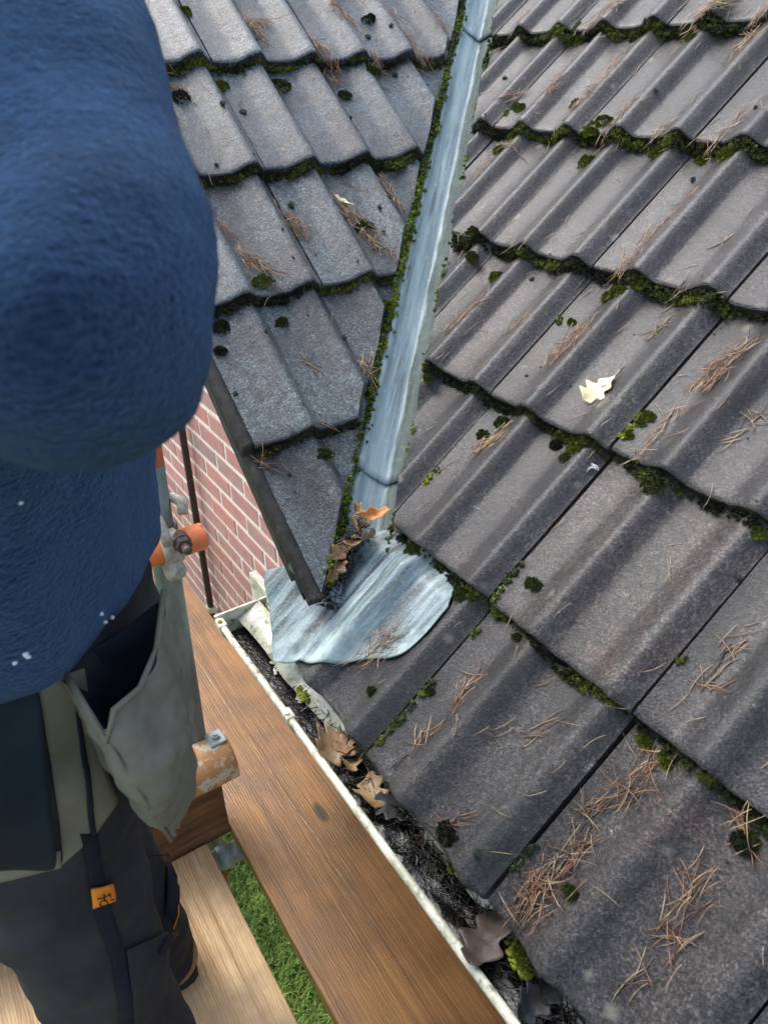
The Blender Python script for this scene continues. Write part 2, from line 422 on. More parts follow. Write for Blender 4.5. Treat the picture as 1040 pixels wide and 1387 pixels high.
MAIN_NEEDLES = [(0.348, 0.017, 0.344, 0.092, 26, 0), (0.344, 0.092, 0.358, 0.16, 14, 0), (0.328, 0.157, 0.344, 0.232, 12, 0), (0.357, 0.238, 0.357, 0.292, 16, 0), (0.491, 0.137, 0.485, 0.229, 20, 0), (0.496, 0.137, 0.523, 0.161, 2, 1), (0.498, 0.059, 0.489, 0.098, 4, 1), (0.468, 0.307, 0.501, 0.278, 11, 0), (0.182, 0.009, 0.209, 0.067, 7, 0), (0.071, 0.171, 0.054, 0.225, 8, 0), (0.058, 0.072, 0.068, 0.109, 5, 1), (0.057, 0.026, 0.055, 0.084, 2, 2), (0.199, 0.18, 0.211, 0.244, 4, 1), (0.346, 0.4, 0.343, 0.491, 6, 0), (0.354, 0.406, 0.369, 0.43, 3, 1), (-0.246, 0.533, -0.222, 0.597, 22, 1), (-0.219, 0.749, -0.219, 0.838, 28, 0), (0.053, 0.807, 0.07, 0.889, 34, 0), (0.05, 0.638, 0.057, 0.763, 10, 1), (-0.514, 0.717, -0.486, 0.828, 12, 0), (-0.373, 0.782, -0.359, 0.815, 5, 1), (-0.225, 0.935, -0.231, 1.078, 16, 0), (-0.09, 0.704, -0.09, 0.787, 3, 2), (-0.228, 1.096, -0.222, 1.179, 5, 0), (-0.917, 1.371, -0.896, 1.408, 7, 0), (-0.649, 1.355, -0.655, 1.499, 24, 0), (-0.511, 1.266, -0.511, 1.37, 14, 0), (-0.405, 1.283, -0.372, 1.325, 9, 1), (-0.253, 1.266, -0.236, 1.368, 14, 1), (-0.839, 1.612, -0.788, 1.668, 16, 0), (-0.52, 1.59, -0.45, 1.646, 34, 1), (-0.381, 1.521, -0.364, 1.618, 30, 1), (-0.824, 1.124, -0.81, 1.196, 5, 0), (-0.367, 1.354, -0.357, 1.413, 4, 2), (-1.197, 1.556, -1.11, 1.645, 6, 0), (-0.875, 1.251, -0.755, 1.224, 9, 1), (-0.784, 1.385, -0.784, 1.444, 7, 0), (0.159, 0.733, 0.166, 0.757, 2, 1), (0.16, 0.776, 0.166, 0.821, 4, 1), (-0.099, 0.934, -0.093, 0.969, 4, 2), (-0.091, 1.07, -0.087, 1.096, 3, 2), (-0.095, 0.877, -0.085, 0.905, 5, 1)]
GABLE_NEEDLES = [(0.526, 0.129, 0.536, 0.056, 16, 1), (0.671, 0.056, 0.7, -0.067, 24, 0), (0.787, 0.186, 0.807, 0.108, 14, 0), (0.826, 0.005, 0.841, -0.034, 10, 1), (0.952, 0.137, 0.987, -0.01, 20, 0), (0.231, -0.032, 0.279, -0.088, 10, 0), (0.208, -0.138, 0.247, -0.193, 4, 0), (0.374, -0.445, 0.392, -0.509, 18, 0), (0.229, -0.534, 0.267, -0.607, 20, 0), (0.525, -0.433, 0.566, -0.577, 36, 1), (0.67, -0.372, 0.678, -0.463, 12, 0), (1.106, 0.14, 1.115, 0.084, 7, 0), (0.38, -0.84, 0.384, -0.906, 8, 1), (0.231, -0.955, 0.236, -1.0, 2, 1), (0.215, -0.444, 0.229, -0.485, 4, 1), (0.078, -0.987, 0.1, -1.018, 4, 0), (0.256, -0.803, 0.264, -0.82, 2, 1), (0.532, 0.141, 0.592, 0.13, 8, 1)]
MAIN_MOSS = [(-0.521, 0.891, 0.0193, 1), (-0.885, 1.597, 0.0208, 1), (-0.562, 1.323, 0.0198, 1), (-0.536, 1.225, 0.0212, 1), (-0.869, 1.355, 0.0168, 1), (-0.68, 1.37, 0.0156, 1), (-0.81, 1.267, 0.0146, 1), (-0.842, 1.234, 0.0148, 1), (-0.366, 1.257, 0.0196, 1), (-0.207, 1.26, 0.0181, 1), (-0.272, 1.263, 0.0115, 1), (-0.507, 1.561, 0.0129, 1), (-0.656, 0.968, 0.0154, 0.6), (-0.229, 0.923, 0.0168, 0.9), (-0.266, 0.849, 0.0086, 0.9), (-0.176, 0.951, 0.0136, 1), (-0.206, 0.929, 0.0166, 1), (-0.072, 0.951, 0.0077, 0.8), (-0.243, 0.609, 0.0197, 0.7), (-0.263, 0.568, 0.0156, 0.8), (-0.06, 0.621, 0.0165, 1), (0.016, 0.726, 0.011, 1), (0.012, 0.682, 0.0073, 1), (0.015, 0.71, 0.0061, 1), (0.109, 0.621, 0.0184, 0.5), (0.28, 0.629, 0.0092, 1), (-0.199, 0.31, 0.0205, 0.7), (-0.083, 0.315, 0.0167, 0.8), (-0.056, 0.303, 0.0177, 0.6), (0.047, 0.389, 0.0143, 0.6), (0.08, 0.305, 0.0093, 0.8), (0.326, 0.303, 0.0118, 0.9), (0.364, 0.3, 0.0115, 0.9), (0.49, 0.282, 0.0147, 0.4), (-0.065, 0.078, 0.0101, 0.7), (0.014, 0.146, 0.0073, 0.8), (0.381, 0.095, 0.0104, 0.7), (0.197, 0.02, 0.0183, 0.25), (0.373, -0.014, 0.0104, 1.2), (0.23, -0.011, 0.0063, 1.2), (0.382, -0.016, 0.0085, 1.2), (-0.062, 0.599, 0.0115, 0.8), (-0.113, 0.617, 0.0118, 0.4), (-0.572, 1.29, 0.0149, 0.9), (-0.621, 0.917, 0.0168, 0.5), (-0.474, 0.616, 0.0126, 0.5), (0.495, 0.293, 0.0086, 0.5)]
GABLE_MOSS = [(0.239, -0.609, 0.0205, 1), (0.373, 0.172, 0.0143, 0.9), (0.372, -0.056, 0.0174, 0.9), (0.527, -0.064, 0.0254, 0.7), (0.261, -0.086, 0.0219, 0.3), (0.886, 0.149, 0.0182, 0.4), (0.802, -0.042, 0.0195, 0.5), (0.694, -0.103, 0.0169, 0.6), (0.117, -0.683, 0.018, 0.3), (0.251, -0.702, 0.0141, 0.5), (0.2, -1.021, 0.0162, 0.5), (0.503, -0.72, 0.0134, 1), (0.094, -0.74, 0.0118, 0.1), (0.551, -0.504, 0.0209, 0.5), (0.156, -1.184, 0.0071, 0.6)]
SEAM_MOSS = [(0.001, 0.018, 0.012, 0.118, 0.8), (0.017, 0.129, 0.017, 0.168, 0.7), (0.012, 0.323, 0.013, 0.407, 0.8), (-0.271, 0.422, -0.266, 0.469, 1), (0.026, 0.673, 0.022, 0.729, 1), (-0.89, 1.371, -0.878, 1.328, 0.8), (-0.549, 1.273, -0.555, 1.326, 1), (-0.893, 1.587, -0.86, 1.638, 1), (-0.256, 0.836, -0.253, 0.855, 0.8), (0.024, 0.257, 0.027, 0.282, 0.8), (0.307, 0.415, 0.307, 0.428, 0.8), (0.292, 0.054, 0.298, 0.104, 0.3)]
# ---------------------------------------------------------------- roof frames
PM, PL, G = 0.702488, 0.728730, 0.32193
XL, ZL, Y0 = -1.21434, 0.98689, 0.22081
TW, HW, STEP, RH = 0.30, 0.15, 0.026, 0.0265
FM = Matrix(((1, 0, 0, 0), (0, math.cos(PM), -math.sin(PM), 0), (0, math.sin(PM), math.cos(PM), 0), (0, 0, 0, 1)))
FL = Matrix(((0, -math.cos(PL), math.sin(PL), XL), (1, 0, 0, 0), (0, math.sin(PL), math.cos(PL), ZL), (0, 0, 0, 1)))
AM, AL = 0.0, Y0 - HW
VX, VY = -0.25, 0.149                                   # a point of the valley in plan
VN = Vector((1.0546, 1.0, 0)) / 1.4534                  # plan normal towards the main slope
VD = Vector((-1.0, 1.0546, 0)) / 1.4534                 # up the valley
def sdist(p):
    return (p[0] - VX) * VN.x + (p[1] - VY) * VN.y

def prof(a):
    t = (a % HW) / HW
    if t < 0.78:
        h = RH * 0.5 * (1 - math.cos(math.pi * min(1.0, max(0.0, (t - 0.38) / 0.40))))
        if t < 0.40: h -= 0.0016 * math.sin(math.pi * t / 0.40)
    else:
        h = RH * 0.5 * (1 + math.cos(math.pi * min(1.0, (t - 0.78) / 0.215)))
    return h

def surf(a, b, fr):
    a0 = AM if fr == 'm' else AL
    r = math.floor(b / G)
    return prof(a - a0) - STEP * (b - r * G) / G

def to_world(a, b, n, fr):
    return (FM if fr == 'm' else FL) @ Vector((a, b, n))

def tile_bm(seed, w=TW, length=G + 0.07):
    rnd = random.Random(seed)
    us = []
    for k in range(2):
        us += [HW * (k + t) for t in (0, .08, .18, .28, .36, .42, .48, .54, .60, .66, .72, .77, .82, .87, .92, .96)]
    us = [u for u in us if u < TW - 0.006] + [TW - 0.0045, TW - 0.003]
    us[0] = 0.0015
    vs = [0.0, 0.0025, 0.007, 0.02, 0.05, 0.09, 0.14, 0.19, 0.24, 0.29, 0.325, length]
    bm = bmesh.new()
    off = Vector((rnd.uniform(0, 50), rnd.uniform(0, 50), rnd.uniform(0, 50)))
    top, bot = [], []
    for j, v in enumerate(vs):
        rt, rb = [], []
        for i, u in enumerate(us):
            h = prof(min(u, TW - 0.0042))
            e = noise.noise(Vector((u * 40, 3.0, 0)) + off) * 0.0016 + noise.noise(Vector((u * 130, 1.0, 0)) + off) * 0.0009
            b = v + e * (1 - min(1, v / 0.03))
            n = h - STEP * v / G
            n += noise.noise(Vector((u * 14, v * 14, 5)) + off) * 0.0009
            if j == 0: n -= 0.0042
            elif j == 1: n -= 0.0012
            thick = 0.0215 if v < 0.03 else 0.016
            rt.append(bm.verts.new((u, b, n)))
            rb.append(bm.verts.new((u, b + (0.001 if j == 0 else 0), h * 0.9 - STEP * v / G - thick)))
        top.append(rt); bot.append(rb)
    nu, nv = len(us), len(vs)
    for j in range(nv - 1):
        for i in range(nu - 1):
            bm.faces.new((top[j][i], top[j][i + 1], top[j + 1][i + 1], top[j + 1][i]))
            bm.faces.new((bot[j][i + 1], bot[j][i], bot[j + 1][i], bot[j + 1][i + 1]))
    for i in range(nu - 1):
        bm.faces.new((bot[0][i], bot[0][i + 1], top[0][i + 1], top[0][i]))
        bm.faces.new((top[-1][i], top[-1][i + 1], bot[-1][i + 1], bot[-1][i]))
    for j in range(nv - 1):
        bm.faces.new((top[j][0], top[j + 1][0], bot[j + 1][0], bot[j][0]))
        bm.faces.new((bot[j][-1], bot[j + 1][-1], top[j + 1][-1], top[j][-1]))
    for f in bm.faces:
        f.smooth = True
    return bm

def sharpen(me):
    for e in me.edges:
        pass
    try:
        me.set_sharp_from_angle(angle=R(38))
    except Exception:
        pass

house = empty('house', (0, 0, -2.7))
tag(house, 'red brick house with two grey concrete tiled roof slopes meeting in a valley', 'house')

# decks under the tiles (underlay), one part for each slope
def slope_deck(name, fr, poly):
    F = FM if fr == 'm' else FL
    bm = bmesh.new()
    t = [bm.verts.new(F @ Vector((a, b, -0.050))) for a, b in poly]
    u = [bm.verts.new(F @ Vector((a, b, -0.075))) for a, b in poly]
    bm.faces.new(t); bm.faces.new(u[::-1])
    for i in range(len(poly)):
        k = (i + 1) % len(poly)
        bm.faces.new((t[i], u[i], u[k], t[k]))
    return bm_obj(name, bm, M['sludge'], house)
def vplan(y):                       # x of the valley at y
    return VX - (y - VY) / 1.0546
def b_main(y): return y / math.cos(PM)
main_deck = slope_deck('roof_slope', 'm', [(vplan(0.16) - 0.0, b_main(0.16)), (-0.02, b_main(0.06)), (2.1, b_main(0.06)), (2.1, 3.1), (vplan(3.1 * math.cos(PM)), 3.1)])
gable_deck = slope_deck('roof_slope', 'l', [(0.09, -1.20), (0.20, -1.16), (1.166 + 1.45 * 0.787, 1.45), (0.09, 1.45)])
tag(main_deck, 'slope rising from the white gutter'); tag(gable_deck, 'slope ending in the dark verge over the brick gable')

variants = {}
for fr in 'ml':
    variants[fr] = []
    for k in range(5):
        bm = tile_bm(100 * ord(fr) + k)
        bmesh.ops.recalc_face_normals(bm, faces=bm.faces)
        me = bpy.data.meshes.new('roof_tile')
        bm.to_mesh(me); bm.free(); sharpen(me)
        me.materials.append(M['tile_main' if fr == 'm' else 'tile_gable'])
        variants[fr].append(me)

def cut_mesh(me, cuts):
    bm = bmesh.new(); bm.from_mesh(me)
    for co, no in cuts:
        geom = bm.verts[:] + bm.edges[:] + bm.faces[:]
        res = bmesh.ops.bisect_plane(bm, geom=geom, plane_co=co, plane_no=no, clear_outer=True)
        es = [e for e in res['geom_cut'] if isinstance(e, bmesh.types.BMEdge) and e.is_valid]
        if es:
            bmesh.ops.triangle_fill(bm, use_beauty=True, edges=es)
    if not bm.faces:
        bm.free(); return None
    bmesh.ops.recalc_face_normals(bm, faces=bm.faces)
    m2 = bpy.data.meshes.new('roof_tile')
    bm.to_mesh(m2); bm.free(); sharpen(m2)
    m2.materials.append(me.materials[0])
    return m2

rt = random.Random(7)
CUT_M, CUT_L = 0.042, -0.066
def lay(fr, i, r):
    F = FM if fr == 'm' else FL
    a0 = (AM if fr == 'm' else AL) + TW * i
    J = Matrix.Translation((rt.uniform(-.0012, .0012), rt.uniform(-.003, .003), rt.uniform(-.0008, .0014))) @ Matrix.Rotation(R(rt.uniform(-.3, .3)), 4, 'Z') @ Matrix.Rotation(R(rt.uniform(-.25, .25)), 4, 'Y')
    W = F @ Matrix.Translation((a0, G * r, 0)) @ J
    me = rt.choice(variants[fr])
    cs = [W @ Vector((a, b, 0)) for a in (0, TW) for b in (0, G + 0.07)]
    ds = [sdist(c) for c in cs]
    Wi = W.inverted(); R3 = Wi.to_3x3()
    jit = rt.uniform(-.004, .004)
    if fr == 'm':
        if r == 0 and i <= -1:
            if i < -1: return
            me = cut_mesh(me, [(Wi @ Vector((-0.283, 0, 0)), (R3 @ Vector((-1, 0, 0))).normalized())])
        else:
            if max(ds) < CUT_M: return
            if min(ds) < CUT_M + 0.005:
                co = Vector((VX, VY, 0)) + VN * (CUT_M + jit)
                me = cut_mesh(me, [(Wi @ co, (R3 @ (-VN)).normalized())])
    else:
        if min(ds) > CUT_L: return
        if max(ds) > CUT_L - 0.005:
            co = Vector((VX, VY, 0)) + VN * (CUT_L + jit)
            me = cut_mesh(me, [(Wi @ co, (R3 @ VN).normalized())])
    if me is None: return
    link_mesh('roof_tile', me, M['tile_main'], main_deck if fr == 'm' else gable_deck, False, W)
for r in range(0, 8):
    for i in range(-10, 6):
        lay('m', i, r)
for r in range(-4, 5):
    for i in range(0, 8):
        lay('l', i, r)

# ---------------------------------------------------------------- verge and barge board of the gable slope
def sweep_slope(name, section, b0, b1, mat, seg=60, wob=0.0, seed=1):
    """section: (y, n) pairs swept along the gable slope direction"""
    off = Vector((seed * 7.1, 0, 0))
    v, f = [], []
    m = len(section)
    for k in range(seg + 1):
        b = b0 + (b1 - b0) * k / seg
        for q, (y, n) in enumerate(section):
            w1 = noise.noise(Vector((b * 22, q * 3.3, 0)) + off) * wob + noise.noise(Vector((b * 75, q * 3.3, 0)) + off) * wob * 0.6
            w2 = noise.noise(Vector((b * 22, q * 3.3, 9)) + off) * wob
            st_ = -STEP * 0.8 * (b / G - math.floor(b / G)) if wob > 0.002 else 0.0
            v.append(tuple(to_world(y + w1, b, n + w2 + st_, 'l')))
    for k in range(seg):
        for q in range(m):
            a, c = k * m + q, k * m + (q + 1) % m
            f.append((a, c, c + m, a + m))
    f.append(tuple(range(m))[::-1]); f.append(tuple(seg * m + q for q in range(m)))
    return py_obj(name, v, f, mat, house, True)
sweep_slope('verge_mortar', [(0.080, -0.010), (0.073, -0.004), (0.062, -0.005), (0.054, -0.010), (0.0505, -0.019), (0.052, -0.032), (0.057, -0.040), (0.058, -0.052), (0.085, -0.053), (0.085, -0.02)], -1.285, 1.45, M['verge'], 420, 0.0026, 1)
sweep_slope('undercloak', [(0.055, -0.053), (0.056, -0.061), (0.20, -0.061), (0.20, -0.053)], -1.27, 1.45, M['verge'], 150, 0.0015, 2)
sweep_slope('barge_board', [(0.064, -0.0615), (0.064, -0.105), (0.086, -0.105), (0.086, -0.0615)], -1.22, 1.45, M['barge'], 100, 0.0008, 3)
sweep_slope('soffit_board', [(0.086, -0.085), (0.086, -0.095), (0.325, -0.095), (0.325, -0.085)], -1.15, 1.45, M['fascia'], 4, 0.0, 4)

# ---------------------------------------------------------------- gable wall: mortar and bricks
WY = 0.325
def wall_top(x):
    if x > -0.62: return -0.16
    return min(1.95, ZL - (x - XL) * math.tan(PL) - 0.165)
bm = bmesh.new()
pl_ = [(2.1, -2.7), (2.1, -0.16), (-0.62, -0.16), (-0.62, wall_top(-0.63)), (-2.45, wall_top(-2.45)), (-2.9, 1.95), (-7.0, 1.95), (-7.0, -2.7)]
fv = [bm.verts.new((x, WY + 0.0030, z)) for x, z in pl_]
bv = [bm.verts.new((x, WY + 0.10, z)) for x, z in pl_]
bm.faces.new(fv[::-1]); bm.faces.new(bv)
for i in range(len(pl_)):
    k = (i + 1) % len(pl_)
    bm.faces.new((fv[i], bv[i], bv[k], fv[k]))
wall = bm_obj('gable_wall', bm, M['mortar'], house)
rb = random.Random(11)
bvar = []
for k in range(6):
    bm = bmesh.new()
    add_box(bm, (-.1055, 0, -.0308), (.1055, .06, .0308), 0.003, 1)
    for v in bm.verts:
        v.co += Vector((rb.uniform(-.0016, .0016), rb.uniform(-.0008, .0008), rb.uniform(-.0013, .0013)))
    me = bpy.data.meshes.new('brick'); bm.to_mesh(me); bm.free(); me.materials.append(M['brick']); bvar.append(me)
far_bm = bmesh.new()
for c in range(0, 64):
    z = -2.66 + 0.075 * c
    x = -6.9 + (0.1125 if c % 2 else 0.0) + rb.uniform(-.01, .01)
    while x < 2.0:
        if z + 0.033 < min(wall_top(x - 0.1), wall_top(x + 0.1)):
            near = (-2.55 < x < -0.75) and (-1.42 < z < 0.12)
            tr = Matrix.Translation((x, WY + rb.uniform(-.001, .0015), z)) @ Matrix.Rotation(R(rb.uniform(-.35, .35)), 4, 'Y')
            if near:
                link_mesh('brick', rb.choice(bvar), M['brick'], wall, False, tr)
            elif -1.2 > z or x < -2.5:
                vs = add_box(far_bm, (-.1055, 0, -.0308), (.1055, .06, .0308))
                for v in vs: v.co = tr @ v.co
            else:
                vs = add_box(far_bm, (-.1055, 0, -.0308), (.1055, .06, .0308))
                for v in vs: v.co = tr @ v.co
        x += 0.225
fb = bm_obj('brickwork', far_bm, M['brick'], wall)
tag(fb, kind='stuff')

# ---------------------------------------------------------------- fascia and soffit behind the gutter
bm = bmesh.new(); add_box(bm, (-0.60, 0.062, -0.19), (2.1, 0.080, -0.014), 0.001)
bm_obj('fascia_board', bm, M['fascia'], house)
# lichen-grown felt support tray peeping out under the eave tiles
v, f = [], []
for k in range(121):
    x = -0.50 + 2.6 * k / 120
    o_ = noise.noise(Vector((x * 9, 3, 0))) * 0.003 + noise.noise(Vector((x * 40, 3, 0))) * 0.0016
    e_ = -0.012 + 0.020 * smoothstep(-0.20, 0.02, x)
    v += [(x, 0.040, -0.020), (x, e_ + o_, -0.045 + o_), (x, e_ + o_ + 0.003, -0.050 + o_), (x, 0.043, -0.026)]
for k in range(120):
    for q in range(4):
        a = 4 * k + q; c = 4 * k + (q + 1) % 4
        f.append((a, c, c + 4, a + 4))
py_obj('eaves_tray', v, f, M['fascia'], house, True)
bm = bmesh.new(); add_box(bm, (-0.60, 0.081, -0.19), (2.1, 0.325, -0.178))
bm_obj('eaves_soffit', bm, M['fascia'], house)

# ---------------------------------------------------------------- valley lining and saddle flashing
valley = empty('valley_gutter', (VX, VY, 0.06))
tag(valley, 'weathered pale blue valley lining with a wrinkled metal saddle at its foot', 'valley gutter')
def valley_pt(t, s, dz):
    p = Vector((VX, VY, 0)) + VD * t + VN * s
    zl = ZL - (p.x - XL) * math.tan(PL)
    zm = p.y * math.tan(PM)
    k = 0.003
    d = zl - zm
    z = 0.5 * (zl + zm + math.sqrt(d * d + k * k))          # the higher of the two slopes, fold rounded
    return Vector((p.x, p.y, z + dz))
def valley_sheet(name, t0, t1, dz, seed):
    ss = [-0.135, -0.10, -0.075, -0.060, -0.052, -0.046, -0.034, -0.020, -0.010, -0.004, 0.0, 0.004, 0.010, 0.020, 0.030, 0.040, 0.050, 0.07, 0.11]
    n = max(4, int((t1 - t0) / 0.02))
    v, f, uvs = [], [], []
    off = Vector((seed * 9.7, 0, 0))
    for i in range(n + 1):
        t = t0 + (t1 - t0) * i / n
        for j, s in enumerate(ss):
            w = noise.noise(Vector((t * 6, s * 30, 0)) + off) * 0.0022
            bead = 0.010 * math.exp(-((s + 0.052) / 0.006) ** 2)      # water check along the left edge
            tt = t + (0.004 * math.sin(s * 40 + seed) if i == 0 else 0)
            v.append(tuple(valley_pt(tt, s, dz + w + bead)))
            uvs.append(((s + 0.11) / 0.22, t))
    m = len(ss)
    for i in range(n):
        for j in range(m - 1):
            a = i * m + j
            f.append((a, a + 1, a + m + 1, a + m))
    me = bpy.data.meshes.new(name); me.from_pydata(v, [], f); me.update()
    ul = me.uv_layers.new(name='UVMap')
    for lp in me.loops:
        ul.data[lp.index].uv = uvs[lp.vertex_index]
    o = link_mesh(name, me, M['lining'], valley, True)
    sm = o.modifiers.new('thickness', 'SOLIDIFY'); sm.thickness = 0.003; sm.offset = -1
    return o
valley_sheet('lining_sheet', -0.02, 0.32, -0.046, 1)
valley_sheet('lining_sheet', 0.218, 1.56, -0.038, 2)
valley_sheet('lining_sheet', 1.515, 3.0, -0.030, 3)

TOPC = [(-0.455, 0.085), (-0.415, 0.14), (-0.375, 0.20), (-0.335, 0.285), (-0.27, 0.335), (-0.21, 0.345), (-0.15, 0.345), (-0.10, 0.325), (-0.056, 0.272)]
BOTC = [(-0.300, -0.026), (-0.275, -0.012), (-0.245, 0.016), (-0.205, 0.032), (-0.165, 0.066), (-0.130, 0.108), (-0.092, 0.138), (-0.066, 0.168), (-0.052, 0.215)]
def poly_at(c, u):
    x = u * (len(c) - 1); i = min(int(x), len(c) - 2); k = x - i
    p0, p1, p2, p3 = c[max(i - 1, 0)], c[i], c[i + 1], c[min(i + 2, len(c) - 1)]
    return tuple(0.5 * ((2 * p1[q]) + (-p0[q] + p2[q]) * k + (2 * p0[q] - 5 * p1[q] + 4 * p2[q] - p3[q]) * k * k + (-p0[q] + 3 * p1[q] - 3 * p2[q] + p3[q]) * k ** 3) for q in (0, 1))
v, f, uvs = [], [], []
NU, NVV = 90, 48
for i in range(NU + 1):
    u = i / NU
    t_, b_ = poly_at(TOPC, u), poly_at(BOTC, u)
    for j in range(NVV + 1):
        w = j / NVV
        a = b_[0] + (t_[0] - b_[0]) * w; b = b_[1] + (t_[1] - b_[1]) * w
        wp = Vector((a, b * math.cos(PM), 0))
        hh = prof(a) * 1.05 + 0.006 * math.exp(-((a + 0.245) / 0.007) ** 2) + 0.005 * math.exp(-((a + 0.215) / 0.006) ** 2) if a > -0.283 else prof(-0.283 + 0.0) * 0.0 + 0.0
        if a < -0.26:
            hh = hh * smoothstep(-0.30, -0.26, a)
        rim_ = min(1.0, w / 0.18) * min(1.0, (1 - u) / 0.10)
        n = hh + 0.0022 + 0.0030 * rim_ - STEP * max(0.0, b) / G * (0.6 + 0.4 * (1 - rim_))
        n += noise.noise(Vector((a * 26, b * 7, 2))) * 0.0060 * rim_ + noise.noise(Vector((a * 50, b * 24, 7))) * 0.0018
        if a < -0.30:
            n += 0.30 * max(0, -0.34 - a)
        edge = (1 - w) ** 6
        n += edge * (0.0018 * math.sin(u * 26) + 0.001)
        k = smoothstep(0.275, 0.318, b)
        n = n * (1 - k) + (prof(a) - 0.0245) * k if a > -0.283 else n - 0.02 * k
        v.append(tuple(to_world(a, b, n, 'm'))); uvs.append((u, w))
for i in range(NU):
    for j in range(NVV):
        a = i * (NVV + 1) + j
        f.append((a, a + NVV + 1, a + NVV + 2, a + 1))
me = bpy.data.meshes.new('saddle_flashing'); me.from_pydata(v, [], f); me.update()
ul = me.uv_layers.new(name='UVMap')
for lp in me.loops:
    ul.data[lp.index].uv = uvs[lp.vertex_index]
sad = link_mesh('saddle_flashing', me, M['saddle'], valley, True)
sm = sad.modifiers.new('thickness', 'SOLIDIFY'); sm.thickness = 0.0025; sm.offset = 1

# ---------------------------------------------------------------- gutter
GY, GZ, GR = -0.002, -0.032, 0.056
gut = empty('gutter', (-0.5, GY, GZ - GR))
tag(gut, 'white plastic half-round gutter under the eaves, choked with black sludge and leaves', 'gutter')
def half_ring(bm, x0, x1, r0, r1, n=20, a0=180, a1=360, y=GY, z=GZ, nx=1):
    rows = []
    for ix in range(nx + 1):
        x = x0 + (x1 - x0) * ix / nx
        out = [bm.verts.new((x, y + r1 * math.cos(R(a0 + (a1 - a0) * k / n)), z + r1 * math.sin(R(a0 + (a1 - a0) * k / n)))) for k in range(n + 1)]
        inn = [bm.verts.new((x, y + r0 * math.cos(R(a0 + (a1 - a0) * k / n)), z + r0 * math.sin(R(a0 + (a1 - a0) * k / n)))) for k in range(n + 1)]
        rows.append((out, inn))
    for (o1, i1), (o2, i2) in zip(rows, rows[1:]):
        for k in range(n):
            bm.faces.new((o1[k], o2[k], o2[k + 1], o1[k + 1]))
            bm.faces.new((i1[k + 1], i2[k + 1], i2[k], i1[k]))
        bm.faces.new((i1[0], i2[0], o2[0], o1[0])); bm.faces.new((o1[n], o2[n], i2[n], i1[n]))
    for (o, i_), fl in ((rows[0], 1), (rows[-1], 0)):
        for k in range(n):
            q = (o[k], o[k + 1], i_[k + 1], i_[k])
            bm.faces.new(q if fl else q[::-1])
bm = bmesh.new(); half_ring(bm, -0.498, 2.1, GR - 0.0025, GR, 24, nx=26)
bm_obj('trough', bm, M['pvc_dirty'], gut, True)
bm = bmesh.new()
pts = [(-0.498 + 2.598 * k / 60, GY - GR + 0.0005 + noise.noise(Vector((k * .7, 0, 0))) * .0012, GZ + 0.002 + noise.noise(Vector((k * .9, 5, 0))) * .0008) for k in range(61)]
add_tube(bm, pts, 0.0068, 12)
bm_obj('front_rim', bm, M['pvc'], gut, True)
bm = bmesh.new()
n = 24
for x, rr in ((-0.5065, GR + 0.004), (-0.4985, GR + 0.004)):
    pass
fr_ = [(-0.507, GY - GR - 0.004, GZ + 0.012)] + [(-0.507, GY + (GR + .004) * math.cos(R(180 + 180 * k / n)), GZ + (GR + .004) * math.sin(R(180 + 180 * k / n))) for k in range(n + 1)] + [(-0.507, GY + GR + 0.004, GZ + 0.012)]
va = [bm.verts.new(p) for p in fr_]; vb = [bm.verts.new((p[0] + 0.006, p[1], p[2])) for p in fr_]
bm.faces.new(va[::-1]); bm.faces.new(vb)
for k in range(len(va)):
    j = (k + 1) % len(va); bm.faces.new((va[k], va[j], vb[j], vb[k]))
bm_obj('end_stop', bm, M['pvc_dirty'], gut)
def bracket(x):
    bm = bmesh.new(); half_ring(bm, x, x + 0.024, GR + 0.001, GR + 0.0055, 20, 172, 368)
    br = bm_obj('bracket', bm, M['pvc'], gut, False)
    bm = bmesh.new(); add_box(bm, (x - 0.002, GY - GR - 0.008, GZ - 0.004), (x + 0.026, GY - GR + 0.010, GZ + 0.011), 0.003, 2)
    bm_obj('clip', bm, M['pvc'], br)
    bm = bmesh.new(); add_tube(bm, [(x + .012, GY - GR - .001, GZ + .0105), (x + .012, GY - GR - .001, GZ + .013)], 0.0052, 12)
    bm_obj('screw', bm, M['moss_bright' if x < -.4 else 'pvc'], br)
for x in (-0.492, -0.185, 0.62, 1.42):
    bracket(x)
# sludge in the trough
v, f = [], []
nx_, ny_ = 180, 14
for i in range(nx_ + 1):
    x = -0.496 + 2.58 * i / nx_
    fill = -0.070 + 0.018 * smoothstep(-0.28, -0.10, x) + 0.008 * noise.noise(Vector((x * 6, 0, 0)))
    hw = math.sqrt(max(1e-5, (GR - 0.003) ** 2 - (fill - GZ) ** 2))
    for j in range(ny_ + 1):
        y = GY - hw + 2 * hw * j / ny_
        k = smoothstep(-0.26, -0.12, x)
        z = fill + k * (0.007 * noise.noise(Vector((x * 40, y * 40, 1))) + 0.004 * noise.noise(Vector((x * 110, y * 110, 3)))) + 0.0006 * noise.noise(Vector((x * 30, y * 30, 9)))
        v.append((x, y, z))
for i in range(nx_):
    for j in range(ny_):
        a = i * (ny_ + 1) + j
        f.append((a, a + ny_ + 1, a + ny_ + 2, a + 1))
slu = py_obj('gutter_sludge', v, f, M['sludge'], None, True)
tag(slu, 'black wet sludge lying along the bottom of the white gutter', 'sludge', kind='stuff')
